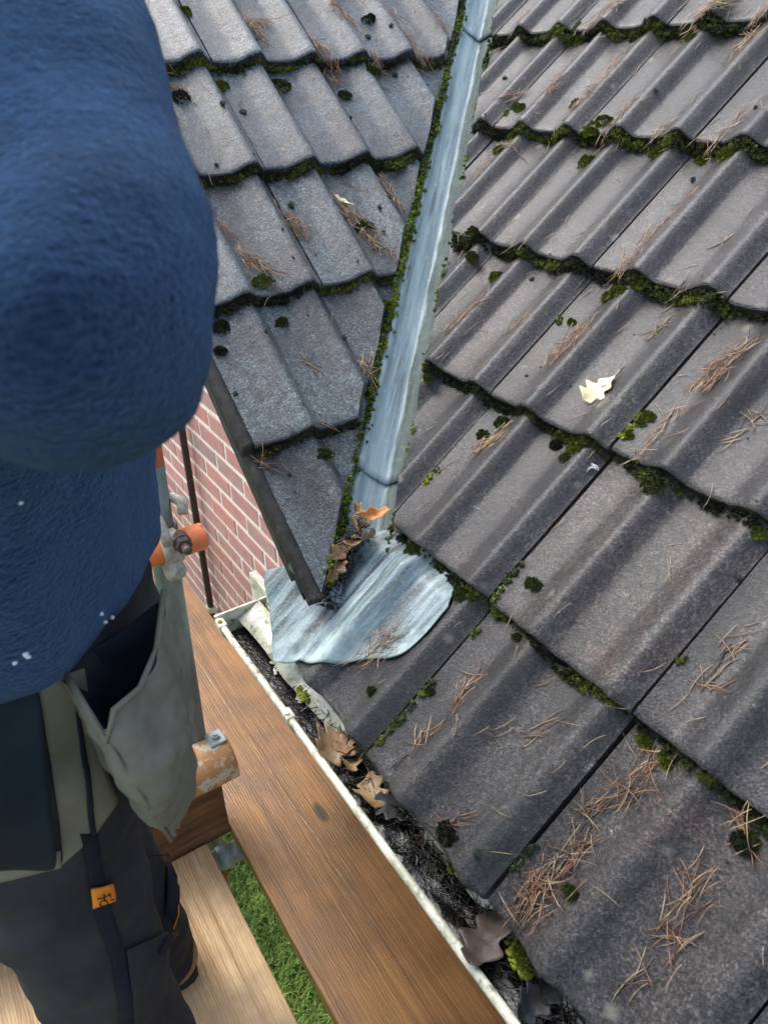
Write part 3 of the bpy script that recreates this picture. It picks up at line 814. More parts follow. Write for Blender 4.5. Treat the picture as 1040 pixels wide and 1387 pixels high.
# ---------------------------------------------------------------- wall pipe
pipe = empty('wall_pipe', (-1.762, 0.305, -2.7)); tag(pipe, 'thin dark brown pipe running down the red brick gable wall', 'pipe')
bm = bmesh.new(); add_tube(bm, [(-1.70, 0.300, 1.02), (-1.735, 0.300, 0.1), (-1.775, 0.300, -1.02), (-1.79, 0.300, -2.7)], 0.0135, 14)
bm_obj('tube', bm, M['brown_pipe'], pipe, True)
bm = bmesh.new(); add_tube(bm, [(-1.774, 0.300, -0.985), (-1.776, 0.300, -1.012)], 0.019, 14); add_box(bm, (-1.80, 0.300, -1.010), (-1.745, 0.325, -0.988), 0.003)
bm_obj('clip', bm, M['pvc'], pipe)

# ---------------------------------------------------------------- scaffold
ZP = -0.50
def board(name, lo, hi, mat, label, seed):
    bm = bmesh.new()
    x0, y0, z0 = lo; x1, y1, z1 = hi
    nx_ = max(2, int((x1 - x0) / 0.035)); ny_ = max(2, int((y1 - y0) / 0.035)); nz_ = max(1, int((z1 - z0) / 0.035))
    add_box(bm, lo, hi, 0.003, 2)
    for ax, (p, q, nn) in enumerate(((x0, x1, nx_), (y0, y1, ny_), (z0, z1, nz_))):
        for k in range(1, nn):
            co = Vector((0, 0, 0)); co[ax] = p + (q - p) * k / nn
            no = Vector((0, 0, 0)); no[ax] = 1
            bmesh.ops.bisect_plane(bm, geom=bm.verts[:] + bm.edges[:] + bm.faces[:], plane_co=co, plane_no=no)
    off = Vector((seed * 3.3, seed, 0))
    for vv in bm.verts:
        p = vv.co
        vv.co = p + Vector((noise.noise(p * 30 + off) * .001, noise.noise(p * 3 + off) * .002 + noise.noise(p * 25 + off) * .0008, noise.noise(p * 2.5 - off) * .0015))
    o = bm_obj(name, bm, mat, None)
    return tag(o, label, 'board')
board('scaffold_board', (-2.7, -0.148, ZP - .038), (2.2, 0.106, ZP), M['wood_wet'], 'wet dark brown scaffold board with a long crack, lying just below the gutter', 1)
for y, lab in ((-0.432, 'pale worn scaffold board beside the gap over the grass'), (-0.664, 'pale scaffold board under the workman, second from the gap'), (-0.896, 'pale scaffold board along the outer side of the platform')):
    board('scaffold_board', (-0.362, y, ZP - .038), (2.2, y + 0.224, ZP), M['wood_pale'], lab, y * 9)
board('toe_board', (-0.404, -0.93, ZP - .012), (-0.366, -0.150, ZP + .225), M['wood_toe'], 'dark toe board standing on edge across the end of the platform', 5)
# crack in the brown board: a thin raised pale splinter line
bm = bmesh.new()
pc = [(-1.02, -.006), (-0.69, -.0075), (-0.52, -.004), (-0.354, -.005), (-0.242, .001), (-0.159, -.001), (-0.06, .001), (0.05, -.002)]
add_tube(bm, [(x, y, ZP + 0.0008) for x, y in pc], [.0002, .0010, .0011, .0012, .0011, .0010, .0007, .0001], 6)
crack_sliver = bm_obj('sliver', bm, M['needle1'], None, True)
tag(crack_sliver, 'long thin pale straw stuck along the wet brown board', 'sliver')

pole = empty('scaffold_pole', (-0.43, -0.245, -2.7)); tag(pole, 'weathered grey upright scaffold tube behind the workman', 'scaffold pole')
def pole_at(z): return Vector((-0.43, -0.1615 + 0.036 * (z + 0.0), z))
bm = bmesh.new(); add_tube(bm, [pole_at(z) for z in (-0.60, -0.2, 0.2, 0.40)], 0.0242, 24)
bm_obj('tube', bm, M['galv'], pole, True)
bm = bmesh.new(); add_tube(bm, [pole_at(z) for z in (0.40, 0.45, 0.52)], 0.0244, 24)
bm_obj('painted_band', bm, M['orange'], pole, True)
bm = bmesh.new(); add_tube(bm, [pole_at(z) for z in (0.52, 1.0, 1.6)], 0.0242, 24)
bm_obj('tube', bm, M['galv'], pole, True)
bm = bmesh.new(); add_tube(bm, [pole_at(z) for z in (-2.7, -1.4, -0.60)], 0.0244, 24)
bm_obj('tube', bm, M['red_oxide'], pole, True)

# rail: orange end, clamped to the pole
rail = empty('guard_rail', (-0.372, -0.5, 0.245)); tag(rail, 'orange painted rail tube end held in the rusty coupler', 'rail tube')
bm = bmesh.new()
add_tube(bm, [(-0.378, -1.6, 0.262), (-0.378, -0.30, 0.262)], 0.0242, 24)
bm_obj('tube', bm, M['galv'], rail, True)
bm = bmesh.new()
rings = add_tube(bm, [(-0.378, -0.30, 0.262), (-0.378, -0.094, 0.262), (-0.378, -0.0925, 0.262), (-0.378, -0.0925, 0.262), (-0.378, -0.11, 0.262)], [0.0243, 0.0243, 0.0235, 0.0205, 0.0203], 28, True)
bm_obj('painted_end', bm, M['orange'], rail, True)

coup = empty('coupler', (-0.40, -0.15, 0.24)); tag(coup, 'rusty swivel coupler with a big hexagon nut joining rail and pole', 'coupler')
def band(c, axis, r0, r1, w, a0, a1, name, mat, par, n=22):
    axis = Vector(axis).normalized(); s = axis.orthogonal().normalized(); u = axis.cross(s)
    bm = bmesh.new(); rows = []
    for k in range(n + 1):
        a = R(a0 + (a1 - a0) * k / n)
        d = s * math.cos(a) + u * math.sin(a)
        rows.append([bm.verts.new(Vector(c) + d * r + axis * h) for r, h in ((r0, -w / 2), (r1 - .0015, -w / 2), (r1, -w / 2 + .0015), (r1, w / 2 - .0015), (r1 - .0015, w / 2), (r0, w / 2))])
    m = 6
    for a, b in zip(rows, rows[1:]):
        for q in range(m):
            bm.faces.new((a[q], a[(q + 1) % m], b[(q + 1) % m], b[q]))
    if abs(a1 - a0) < 359:
        bm.faces.new(rows[0]); bm.faces.new(rows[-1][::-1])
    return bm_obj(name, bm, mat, par, True)
pc_ = pole_at(0.262)
band(pc_, (0, 0.03, 1), 0.0246, 0.0305, 0.036, 0, 360, 'pole_band', M['rusty'], coup)
band((-0.378, -0.155, 0.262), (0, 1, 0), 0.0246, 0.0305, 0.034, 0, 360, 'rail_band', M['splash'], coup)
def hexnut(c, axis, r, h, name, mat, par):
    axis = Vector(axis).normalized(); s = axis.orthogonal().normalized(); u = axis.cross(s)
    bm = bmesh.new()
    ra = [[bm.verts.new(Vector(c) + (s * math.cos(R(60 * k + 12)) + u * math.sin(R(60 * k + 12))) * rr + axis * hh) for k in range(6)] for rr, hh in ((r, 0), (r, h * .85), (r * .86, h))]
    for a, b in zip(ra, ra[1:]):
        for k in range(6):
            bm.faces.new((a[k], a[(k + 1) % 6], b[(k + 1) % 6], b[k]))
    bm.faces.new(ra[0][::-1]); bm.faces.new(ra[-1])
    return bm_obj(name, bm, mat, par)
nd = Vector((0.86, -0.05, 0.10)).normalized()
nc = Vector((-0.352, -0.139, 0.278))
bm = bmesh.new(); add_tube(bm, [nc - nd * 0.02, nc + nd * 0.003], [0.0165, 0.0160], 20)
bm_obj('washer', bm, M['rusty'], coup)
hexnut(nc + nd * 0.003, nd, 0.0150, 0.014, 'nut', M['rusty'], coup)
bm = bmesh.new(); add_tube(bm, [nc, nc + nd * 0.036, nc + nd * 0.038], [0.0076, 0.0076, 0.0062], 14)
bm_obj('bolt', bm, M['rusty'], coup, True)
bm = bmesh.new()
add_tube(bm, [(-0.40, -0.165, 0.325), (-0.372, -0.168, 0.330), (-0.352, -0.166, 0.312), (-0.349, -0.163, 0.285)], [0.008, 0.0095, 0.0098, 0.0085], 12)
bm_obj('flap', bm, M['splash'], coup, True)
bm = bmesh.new()
add_tube(bm, [(-0.425, -0.125, 0.330), (-0.405, -0.112, 0.327), (-0.388, -0.118, 0.312)], [0.0085, 0.011, 0.009], 12)
bm_obj('lug', bm, M['splash'], coup, True)
bm = bmesh.new()
add_tube(bm, [(-0.372, -0.160, 0.240), (-0.362, -0.156, 0.218), (-0.385, -0.150, 0.205)], [0.017, 0.019, 0.014], 14)
bm_obj('jaw', bm, M['splash'], coup, True)

# toe-board clip, worn orange
clip = empty('toe_board_clip', (-0.385, -0.19, -0.275)); tag(clip, 'worn orange and white steel clip bent over the toe board end', 'clip')
prof_c = [(-0.338, -0.316), (-0.338, -0.295), (-0.344, -0.268), (-0.362, -0.249), (-0.388, -0.243), (-0.405, -0.243)]
bm = bmesh.new(); rows = []
for y in (-0.262, -0.125, -0.119, -0.116):
    sh = 0.0 if y < -0.12 else 0.004 if y < -0.117 else 0.009
    rows.append([bm.verts.new((x - sh * 0.4, y, z - sh * 0.5)) for x, z in prof_c])
for a, b in zip(rows, rows[1:]):
    for k in range(len(prof_c) - 1):
        bm.faces.new((a[k], a[k + 1], b[k + 1], b[k]))
pl2 = bm_obj('plate', bm, M['orange_worn'], clip, True)
s1 = pl2.modifiers.new('thickness', 'SOLIDIFY'); s1.thickness = 0.005; s1.offset = -1
b1 = pl2.modifiers.new('round', 'SUBSURF'); b1.levels = 2; b1.render_levels = 2
bm = bmesh.new(); add_box(bm, (-0.412, -0.155, -0.242), (-0.372, -0.118, -0.236), 0.003, 2)
tab = bm_obj('tab', bm, M['galv_bright'], clip)
bm = bmesh.new(); add_tube(bm, [(-0.392, -0.136, -0.236), (-0.392, -0.136, -0.229)], 0.0085, 14); add_tube(bm, [(-0.392, -0.136, -0.229), (-0.392, -0.136, -0.226)], 0.0045, 12)
bm_obj('bolt', bm, M['galv_bright'], tab)

trans = empty('transom_tube', (-0.355, -0.3, ZP - .062)); tag(trans, 'short galvanised tube under the boards, bridging the gap above the grass', 'scaffold tube')
bm = bmesh.new(); add_tube(bm, [(-0.352, -1.0, ZP - .0625), (-0.352, 0.25, ZP - .0625)], 0.0242, 24)
bm_obj('tube', bm, M['galv_bright'], trans, True)
band((-0.352, -0.178, ZP - .0625), (0, 1, 0), 0.0243, 0.027, 0.030, 0, 360, 'sleeve', M['galv_bright'], trans)

# ---------------------------------------------------------------- lawn
bm = bmesh.new()
nn = 40
grid = [[bm.verts.new((x, y, -2.7 + (0.03 * noise.noise(Vector((x * 1.5, y * 1.5, 0))) if abs(x) < 6 and abs(y) < 6 else 0.0))) for y in [-300, -60, -20, -8] + [-6 + 0.3 * k for k in range(nn)] + [8, 20, 60, 300]] for x in [-300, -60, -20, -8] + [-6 + 0.3 * k for k in range(nn)] + [8, 20, 60, 300]]
for i in range(len(grid) - 1):
    for j in range(len(grid) - 1):
        bm.faces.new((grid[i][j], grid[i + 1][j], grid[i + 1][j + 1], grid[i][j + 1]))
lawn = bm_obj('lawn', bm, M['soil'], None, True); tag(lawn, kind='structure')
rg = np.random.default_rng(5)
N = 48000
bx = rg.uniform(-2.3, 0.2, N); by = rg.uniform(-0.9, 0.31, N)
keep = np.array([noise.noise(Vector((x * 3.2, y * 3.2, 4))) > -0.55 for x, y in zip(bx, by)])
bx, by = bx[keep], by[keep]; N = len(bx)
hh = rg.uniform(0.03, 0.085, N); an = rg.uniform(0, 6.283, N); ln = rg.uniform(0.015, 0.06, N); wd = rg.uniform(0.0018, 0.0034, N)
dx, dy = np.cos(an), np.sin(an)
V = np.zeros((N, 5, 3))
z0 = -2.70 + np.array([0.03 * noise.noise(Vector((x * 1.5, y * 1.5, 0))) for x, y in zip(bx, by)])
V[:, 0] = np.stack([bx - dy * wd, by + dx * wd, z0], 1); V[:, 1] = np.stack([bx + dy * wd, by - dx * wd, z0], 1)
V[:, 2] = np.stack([bx + dx * ln * .4 + dy * wd * .8, by + dy * ln * .4 - dx * wd * .8, z0 + hh * .65], 1)
V[:, 3] = np.stack([bx + dx * ln * .4 - dy * wd * .8, by + dy * ln * .4 + dx * wd * .8, z0 + hh * .65], 1)
V[:, 4] = np.stack([bx + dx * ln, by + dy * ln, z0 + hh], 1)
fs = []
for k in range(N):
    o = 5 * k
    fs.append((o, o + 1, o + 2, o + 3)); fs.append((o + 3, o + 2, o + 4))
gr = py_obj('grass', V.reshape(-1, 3).tolist(), fs, M['grass'], None)
tag(gr, 'green lawn grass growing far below the scaffold boards', 'grass', kind='stuff')
# ---------------------------------------------------------------- litter on the roof
def needle(vs, fs, p0, d, L, r, up, rnd, bend):
    d = d.normalized(); s = d.cross(up)
    if s.length < 1e-4: s = d.orthogonal()
    s.normalize(); u = s.cross(d).normalized()
    segs = 4
    base = len(vs)
    for k in range(segs + 1):
        t = k / segs
        p = p0 + d * (L * (t - 0.5)) + s * (bend * L * (t - 0.5) ** 2 * 2) + u * (0.0)
        rr = r * (1.0 if 0 < k < segs else 0.45)
        for q in range(3):
            a = 2 * math.pi * q / 3
            vs.append(p + (s * math.cos(a) + u * math.sin(a)) * rr)
    for k in range(segs):
        for q in range(3):
            a = base + 3 * k + q; b = base + 3 * k + (q + 1) % 3
            fs.append((a, b, b + 3, a + 3))
    fs.append((base + 2, base + 1, base)); e = base + 3 * segs; fs.append((e, e + 1, e + 2))

def clump(fr, a0, b0, a1, b1, n, kind, seed, name='pine_needle_clump'):
    rnd = random.Random(seed)
    F = FM if fr == 'm' else FL
    vs, fs = [], []
    ax = Vector((a1 - a0, b1 - b0, 0)); L0 = max(ax.length, 0.02)
    ad = math.atan2(ax.y, ax.x)
    wid = min(0.024, 0.005 + 0.0008 * n)
    n2 = int(n * 2.0)
    for k in range(n2):
        t = rnd.uniform(0.0, 1.0) if rnd.random() < .8 else min(1.12, max(-.12, rnd.gauss(.5, .45)))
        L = rnd.uniform(0.028, 0.060)
        ang = ad + rnd.gauss(0, 0.34 if n > 12 else 0.45) + (rnd.choice((-1, 1)) * rnd.uniform(.5, 1.3) if rnd.random() < 0.24 else 0)
        a = a0 + ax.x * t + rnd.gauss(0, wid * .55); b = b0 + ax.y * t + rnd.gauss(0, wid * .35)
        e0 = (a - math.cos(ang) * L / 2, b - math.sin(ang) * L / 2); e1 = (a + math.cos(ang) * L / 2, b + math.sin(ang) * L / 2)
        h0, h1 = surf(*e0, fr), surf(*e1, fr); hc = surf(a, b, fr)
        lift = 0.0014 + abs(rnd.gauss(0, 0.0045 if n > 10 else 0.002)) * (0.4 + min(1, n / 22))
        top = max(h0, h1, hc)
        n0, n1 = max(h0, top - .012) + lift, max(h1, top - .012) + lift
        if (n0 + n1) / 2 < hc + .001:
            sft = hc + .001 - (n0 + n1) / 2; n0 += sft; n1 += sft
        p0 = Vector((*e0, n0)); p1 = Vector((*e1, n1))
        needle(vs, fs, (p0 + p1) / 2, (p1 - p0), L, rnd.uniform(.00060, .00092), Vector((0, 0, 1)), rnd, rnd.uniform(-.25, .25))
    ca = Vector(((a0 + a1) / 2, (b0 + b1) / 2, surf((a0 + a1) / 2, (b0 + b1) / 2, fr)))
    W = F @ Matrix.Translation(ca)
    me = bpy.data.meshes.new(name)
    me.from_pydata([tuple(v - ca) for v in vs], [], fs); me.update()
    mk = ['needle0', 'needle1', 'needle2'][kind]
    o = link_mesh(name, me, [M[mk], M['needle1' if kind != 1 else 'needle0'], M['needle2']], None, True, W)
    nf = 3 * 4 + 2
    mi = []
    for k in range(n2):
        q = rnd.random(); m_ = 0 if q < .55 else 1 if q < .82 else 2
        mi += [m_] * nf
    me.polygons.foreach_set('material_index', mi)
    return o

ORD = ['first', 'second', 'third', 'fourth', 'fifth', 'sixth', 'seventh', 'eighth', 'ninth']
def place_words(fr, a, b):
    fb = b / G - math.floor(b / G)
    lev = 'low' if fb < .3 else 'high' if fb > .72 else 'midway'
    u = (a - (AM if fr == 'm' else AL)) % TW
    spot = 'beside joint' if u < .03 or u > .265 else 'on roll' if .10 < u < .155 else 'on first pan' if u <= .10 else 'on second pan'
    if fr == 'm':
        r = max(0, int(math.floor(b / G))); c = int(math.floor(a / TW))
        first = next((i for i in range(-10, 6) if sdist(to_world(TW * i + TW * .7, G * r + .16, 0, 'm')) > CUT_M), 0) if r else -1
        return '%s %s, %s course above gutter, %s tile from valley' % (lev, spot, ORD[min(r, 8)], ORD[min(max(0, c - first), 8)])
    r = int(math.floor(b / G)) + 4; c = int((a - AL) // TW)
    return '%s %s, %s gable course, %s tile from verge' % (lev, spot, ORD[max(0, min(r, 8))], ORD[max(0, min(c, 8))])

sd = 1000
for fr, tab in (('m', MAIN_NEEDLES), ('l', GABLE_NEEDLES)):
    for (a0, b0, a1, b1, n, k) in tab:
        sd += 1
        o = clump(fr, a0, b0, a1, b1, n if fr == 'm' else int(n * 1.5), k, sd)
        col = ['russet', 'pale', 'grey'][k]
        what = 'thick %s needle heap' % col if n >= 20 else 'small %s needle sheaf' % col if n >= 9 else 'few %s needles' % col
        tag(o, '%s %s' % (what, place_words(fr, (a0 + a1) / 2, (b0 + b1) / 2)), 'pine needles', 'pine needle clumps on the roof tiles')
# needles lying on the saddle flashing
o = clump('m', -0.128, 0.092, -0.105, 0.185, 24, 0, 77)
o.location += FM.to_3x3() @ Vector((0, 0, 0.010))
tag(o, 'sheaf of dark red pine needles lying across the metal saddle', 'pine needles', 'pine needle clumps on the roof tiles')

# stray single needles over both slopes: nobody could count them
rs = random.Random(9); vs, fs = [], []
for k in range(820):
    if rs.random() < 0.62:
        fr = 'm'; a, b = rs.uniform(-1.6, .9), rs.uniform(0.03, 2.0)
        if sdist(to_world(a, b, 0, fr)) < CUT_M + .02: continue
    else:
        fr = 'l'; a, b = rs.uniform(.09, 1.5), rs.uniform(-1.2, .5)
        if sdist(to_world(a, b, 0, fr)) > CUT_L - .02: continue
    F = FM if fr == 'm' else FL
    L = rs.uniform(.02, .05); ang = rs.gauss(1.5, .7)
    h = max(surf(a + math.cos(ang) * L * q, b + math.sin(ang) * L * q, fr) for q in (-.5, 0, .5)) + .0012
    needle(vs, fs, F @ Vector((a, b, h)), F.to_3x3() @ Vector((math.cos(ang), math.sin(ang), 0)), L, .0006, F.to_3x3() @ Vector((0, 0, 1)), rs, rs.uniform(-.2, .2))
o = py_obj('stray_pine_needles', [tuple(v) for v in vs], fs, M['needle1'], None, True)
tag(o, 'single stray pine needles scattered thinly over both tiled slopes', 'pine needles', kind='stuff')

# ---- moss
ICO = bmesh.new(); bmesh.ops.create_icosphere(ICO, subdivisions=1, radius=1.0)
ICO_V = [v.co.copy() for v in ICO.verts]; ICO_F = [tuple(v.index for v in f.verts) for f in ICO.faces]; ICO.free()
def blob(vs, fs, c, r, rnd, flat=0.7, ax=None):
    o = len(vs)
    q = Vector((rnd.uniform(0, 90), rnd.uniform(0, 90), rnd.uniform(0, 90)))
    for v in ICO_V:
        k = r * max(.25, 1 + 1.1 * noise.noise(v * 1.9 + q))
        p = v * k
        vs.append(c + (Vector((p.x, p.y, p.z * flat)) if ax is None else ax @ Vector((p.x, p.y, p.z * flat))))
    fs.extend([tuple(i + o for i in f) for f in ICO_F])
def tuft(vs, fs, c, r, up, rnd, n, L):
    for _ in range(n):
        d = (Vector((rnd.gauss(0, 1), rnd.gauss(0, 1), rnd.gauss(0, 1))) * .75 + up * .9).normalized()
        p = c + d * r * rnd.uniform(.5, 1.0)
        s = d.orthogonal().normalized() * L * .34
        s = Matrix.Rotation(rnd.uniform(0, 6.28), 3, d) @ s
        o = len(vs); vs.extend((p - s, p + s, p + d * L)); fs.append((o, o + 1, o + 2))

def cushion(fr, a, b, r, bright, seed, lift=0.0):
    rnd = random.Random(seed); F = FM if fr == 'm' else FL
    vs, fs = [], []
    nb = int(26 + 60 * r / .015)
    for k in range(nb):
        q = rnd.uniform(0, 6.283); rr = r * math.sqrt(rnd.random())
        hgt = r * .80 * (1 - (rr / r) ** 2)
        wob = 1 + .45 * noise.noise(Vector((math.cos(q) * 1.3, math.sin(q) * 1.3, seed * .7)))
        da, db = math.cos(q) * rr * 1.15 * wob, math.sin(q) * rr * .8 * wob
        c = Vector((da, db, max(0, surf(a + da, b + db, fr) - surf(a, b, fr)) * .6 + hgt * rnd.uniform(.5, 1.1)))
        sr = rnd.uniform(.0010, .0024)
        blob(vs, fs, c, sr, rnd, .8)
        tuft(vs, fs, c, sr, Vector((0, 0, 1)), rnd, 26, rnd.uniform(.0018, .0036))
    W = F @ Matrix.Translation((a, b, surf(a, b, fr) + lift))
    me = bpy.data.meshes.new('moss_cushion'); me.from_pydata([tuple(v) for v in vs], [], fs); me.update()
    mk = 'moss_bright' if bright >= .85 else 'moss_olive' if bright >= .45 else 'moss_black'
    o = link_mesh('moss_cushion', me, M[mk], None, False, W)
    col = 'bright green' if bright >= .85 else 'olive green' if bright >= .45 else 'dark blackish'
    tag(o, '%s %s moss %s' % ('large' if r > .0165 else 'small' if r < .0105 else 'round', col, place_words(fr, a, b)), 'moss', 'moss cushions on the roof tiles')
    return o
for i, (a, b, r, br) in enumerate(MAIN_MOSS): cushion('m', a, b, r, br, 300 + i)
for i, (a, b, r, br) in enumerate(GABLE_MOSS): cushion('l', a, b, r, br, 500 + i)

# strings of moss in the side joints
for i, (a0, b0, a1, b1, br) in enumerate(SEAM_MOSS):
    rnd = random.Random(700 + i); vs, fs = [], []
    L = math.hypot(a1 - a0, b1 - b0)
    seam = round(((a0 + a1) / 2) / TW) * TW + 0.002
    c0 = Vector((seam, (b0 + b1) / 2, 0))
    for k in range(int(L / .0028) + 4):
        t = rnd.random(); b = b0 + (b1 - b0) * t
        c = Vector((seam + rnd.gauss(.003, .0028), b, 0)); c.z = surf(max(seam + .001, c.x), b, 'm') + rnd.uniform(0, .004)
        r = rnd.uniform(.0020, .0048)
        blob(vs, fs, c - c0, r, rnd, .9); tuft(vs, fs, c - c0, r, Vector((0, 0, 1)), rnd, 16, .0026)
    me = bpy.data.meshes.new('moss_string'); me.from_pydata([tuple(v) for v in vs], [], fs); me.update()
    o = link_mesh('moss_string', me, M['moss_bright' if br >= .9 else 'moss_olive' if br > .5 else 'moss_black'], None, False, FM @ Matrix.Translation(c0))
    tag(o, 'moss line in side joint %s' % place_words('m', seam + .01, (b0 + b1) / 2), 'moss', 'moss lines in tile side joints')

# moss and dirt packed under the tile lips
rl = random.Random(21)
def lip_moss(fr):
    vs, fs = [], []
    F = FM if fr == 'm' else FL
    up = F.to_3x3() @ Vector((0, -.25, 1)).normalized()
    rows = range(1, 8) if fr == 'm' else range(-3, 5)
    for r in rows:
        a = -2.6 if fr == 'm' else AL + .004
        while a < (1.3 if fr == 'm' else 2.1):
            w0 = to_world(a, G * r, 0, fr); s = sdist(w0)
            a += 0.0030 if (fr == 'm' and a < .7) or fr == 'l' else .008
            if (fr == 'm' and s < CUT_M + .004) or (fr == 'l' and s > CUT_L - .004): continue
            if fr == 'm' and r > 6: continue
            amt = 0.5 + 0.62 * noise.noise(Vector((a * 9, r * 3.7, 1 if fr == 'm' else 8))) + 0.4 * noise.noise(Vector((a * 33, r * 3.7, 4)))
            amt *= (1.45 if r >= 3 else .8) if fr == 'm' else .92
            amt = max(.05, min(1.35, amt))
            if rl.random() > .35 + amt: continue
            for _ in range(2 if rl.random() > amt else 5):
                db = -rl.uniform(-.003, .005 + .020 * amt)
                lo = prof(a - (AM if fr == 'm' else AL)) - STEP - .001
                hi = prof(a - (AM if fr == 'm' else AL)) - .005
                n = lo + (hi - lo) * rl.uniform(0, .3 + .62 * amt)
                rr = rl.uniform(.0014, .0026 + .0024 * amt)
                c = F @ Vector((a + rl.gauss(0, .002), G * r + db, n))
                blob(vs, fs, c, rr, rl, .9); tuft(vs, fs, c, rr, up, rl, 17, rl.uniform(.0028, .0052))
    return vs, fs
for fr, lab in (('m', 'dark moss and dirt packed under the tile edges of the slope above the gutter'), ('l', 'dark moss and dirt packed under the tile edges of the gable slope')):
    vs, fs = lip_moss(fr)
    o = py_obj('lip_moss', [tuple(v) for v in vs], fs, M['moss_lip'], None)
    tag(o, lab, 'moss', kind='stuff')
# moss bank along the cut tiles on the valley
vs, fs = [], []
for k in range(3600):
    t = rl.uniform(-.02, 2.0); left = rl.random() < .62
    amt = .6 + .9 * noise.noise(Vector((t * 7, 1 if left else 5, 0))) + .3 * noise.noise(Vector((t * 30, 2, 0)))
    if not left: amt -= .42
    if rl.random() > amt: continue
    s = (CUT_L + abs(rl.gauss(.0, .007))) if left else (CUT_M - abs(rl.gauss(0, .004)))
    c = valley_pt(t, s, rl.uniform(-.030, -.006) if left else rl.uniform(-.026, -.012)); rr = rl.uniform(.002, .0052)
    blob(vs, fs, c, rr, rl, .9); tuft(vs, fs, c, rr, Vector((0, 0, 1)), rl, 12, .003)
o = py_obj('valley_moss', [tuple(v) for v in vs], fs, M['moss_edge'], None)
tag(o, 'yellow-green moss lining both edges of the pale blue valley', 'moss', kind='stuff')
# crumbs: dry dark moss balls and grit on the tiles
vs, fs = [], []
for k in range(300):
    if rl.random() < .5:
        fr = 'm'; a, b = rl.uniform(-1.5, .75), rl.uniform(.02, 1.9)
        if sdist(to_world(a, b, 0, fr)) < CUT_M + .01: continue
    else:
        fr = 'l'; a, b = rl.uniform(.08, 1.4), rl.uniform(-1.2, .4)
        if sdist(to_world(a, b, 0, fr)) > CUT_L - .01: continue
    r = (rl.uniform(.0012, .0035) if rl.random() < .75 else rl.uniform(.004, .0095)) * (1.0 if fr == 'l' else .85)
    F = FM if fr == 'm' else FL
    c = F @ Vector((a, b, surf(a, b, fr) + r * .3))
    blob(vs, fs, c, r, rl, .7, F.to_3x3())
    if r > .004: tuft(vs, fs, c, r, F.to_3x3() @ Vector((0, 0, 1)), rl, 30, .002)
o = py_obj('moss_crumbs', [tuple(v) for v in vs], fs, M['crumb'], None)
tag(o, 'small dark moss crumbs and grit scattered on the tiles', 'moss', kind='stuff')

# ---- leaves
def oak_leaf(L, W, seed, curl=0.25, lobes=4, twist=0.0):
    rnd = random.Random(seed)
    n = 26
    vs, fs = [], []
    cols = 4
    for i in range(n + 1):
        t = i / n
        env = math.sin(math.pi * min(1, t ** .8 * 1.0)) ** .75 if 0 < t < 1 else 0.03
        env *= (0.55 + .55 * t) if t < .75 else 1.0
        for side in (-1, 1):
            pass
        lob = [env * (1 + .30 * math.cos(2 * math.pi * lobes * t + ph)) * W / 2 / 1.05 for ph in (0.3, 1.5)]
        for j in range(-cols, cols + 1):
            f_ = j / cols
            w = lob[0 if j < 0 else 1] * f_
            y = (t - .5) * L + abs(f_) * .10 * L * env
            z = abs(w) * .18 + curl * ((t - .5) ** 2) * L + curl * .9 * w * w / W + twist * w * (t - .5) + noise.noise(Vector((w * 70, y * 70, seed))) * .0025
            vs.append((w, y, z))
    m = 2 * cols + 1
    for i in range(n):
        for j in range(m - 1):
            a = i * m + j; fs.append((a, a + 1, a + m + 1, a + m))
    # stalk
    b = len(vs)
    for k in range(4):
        y = -.5 * L - k * .06 * L
        for q in range(3):
            vs.append((.0009 * math.cos(2.09 * q) + .002 * k * k / 4, y, .0009 * math.sin(2.09 * q) + curl * .25 * L))
    for k in range(3):
        for q in range(3):
            a = b + 3 * k + q; c = b + 3 * k + (q + 1) % 3; fs.append((a, c, c + 3, a + 3))
    return vs, fs
def put_leaf(loc, rot, L, W, seed, mat, label, curl=.25, twist=0.0, lobes=4, F=None):
    vs, fs = oak_leaf(L, W, seed, curl, lobes, twist)
    me = bpy.data.meshes.new('oak_leaf'); me.from_pydata(vs, [], fs); me.update()
    from mathutils import Euler
    W_ = (Matrix.Translation(loc) if F is None else F @ Matrix.Translation(loc)) @ Euler([R(x) for x in rot]).to_matrix().to_4x4()
    o = link_mesh('oak_leaf', me, mat, None, True, W_)
    s_ = o.modifiers.new('thickness', 'SOLIDIFY'); s_.thickness = .0006
    tag(o, label, 'leaf')
    return o
put_leaf((-0.098, 0.738, surf(-.098, .738, 'm') + .004), (5, -5, 165), .068, .056, 3, M['leaf_pale'], 'pale yellow oak leaf lying alone on a grey tile', .30, 1.5, 3.5, FM)
put_leaf((0.530, -0.428, surf(.53, -.428, 'l') + .010), (8, 20, 60), .050, .022, 4, M['leaf_pale'], 'cream leaf scrap on top of pine needles on the gable slope', .5, 0, 2, FL)
put_leaf((-0.072, -0.008, -0.034), (10, -8, 190), .105, .088, 5, M['leaf_tan'], 'tan oak leaf curled on the sludge in the gutter, beside the bracket', .35, 2)
put_leaf((-0.050, 0.016, -0.030), (-14, 22, 160), .085, .062, 6, M['leaf_mid'], 'brown wet leaf tucked behind the tan one against the tile edge', .5, 1)
put_leaf((-0.022, -0.012, -0.036), (24, 12, 215), .058, .040, 7, M['leaf_tan'], 'small folded tan leaf stuck in the black sludge', .7, 3)
put_leaf((0.044, -0.022, -0.036), (12, -10, 240), .080, .062, 8, M['leaf_tan'], 'half-buried yellowish leaf against the gutter rim', .5, 2)
put_leaf((0.095, -0.002, -0.040), (6, 8, 120), .085, .064, 9, M['leaf_black'], 'glossy black sodden leaf flat in the gutter', .2, 1)
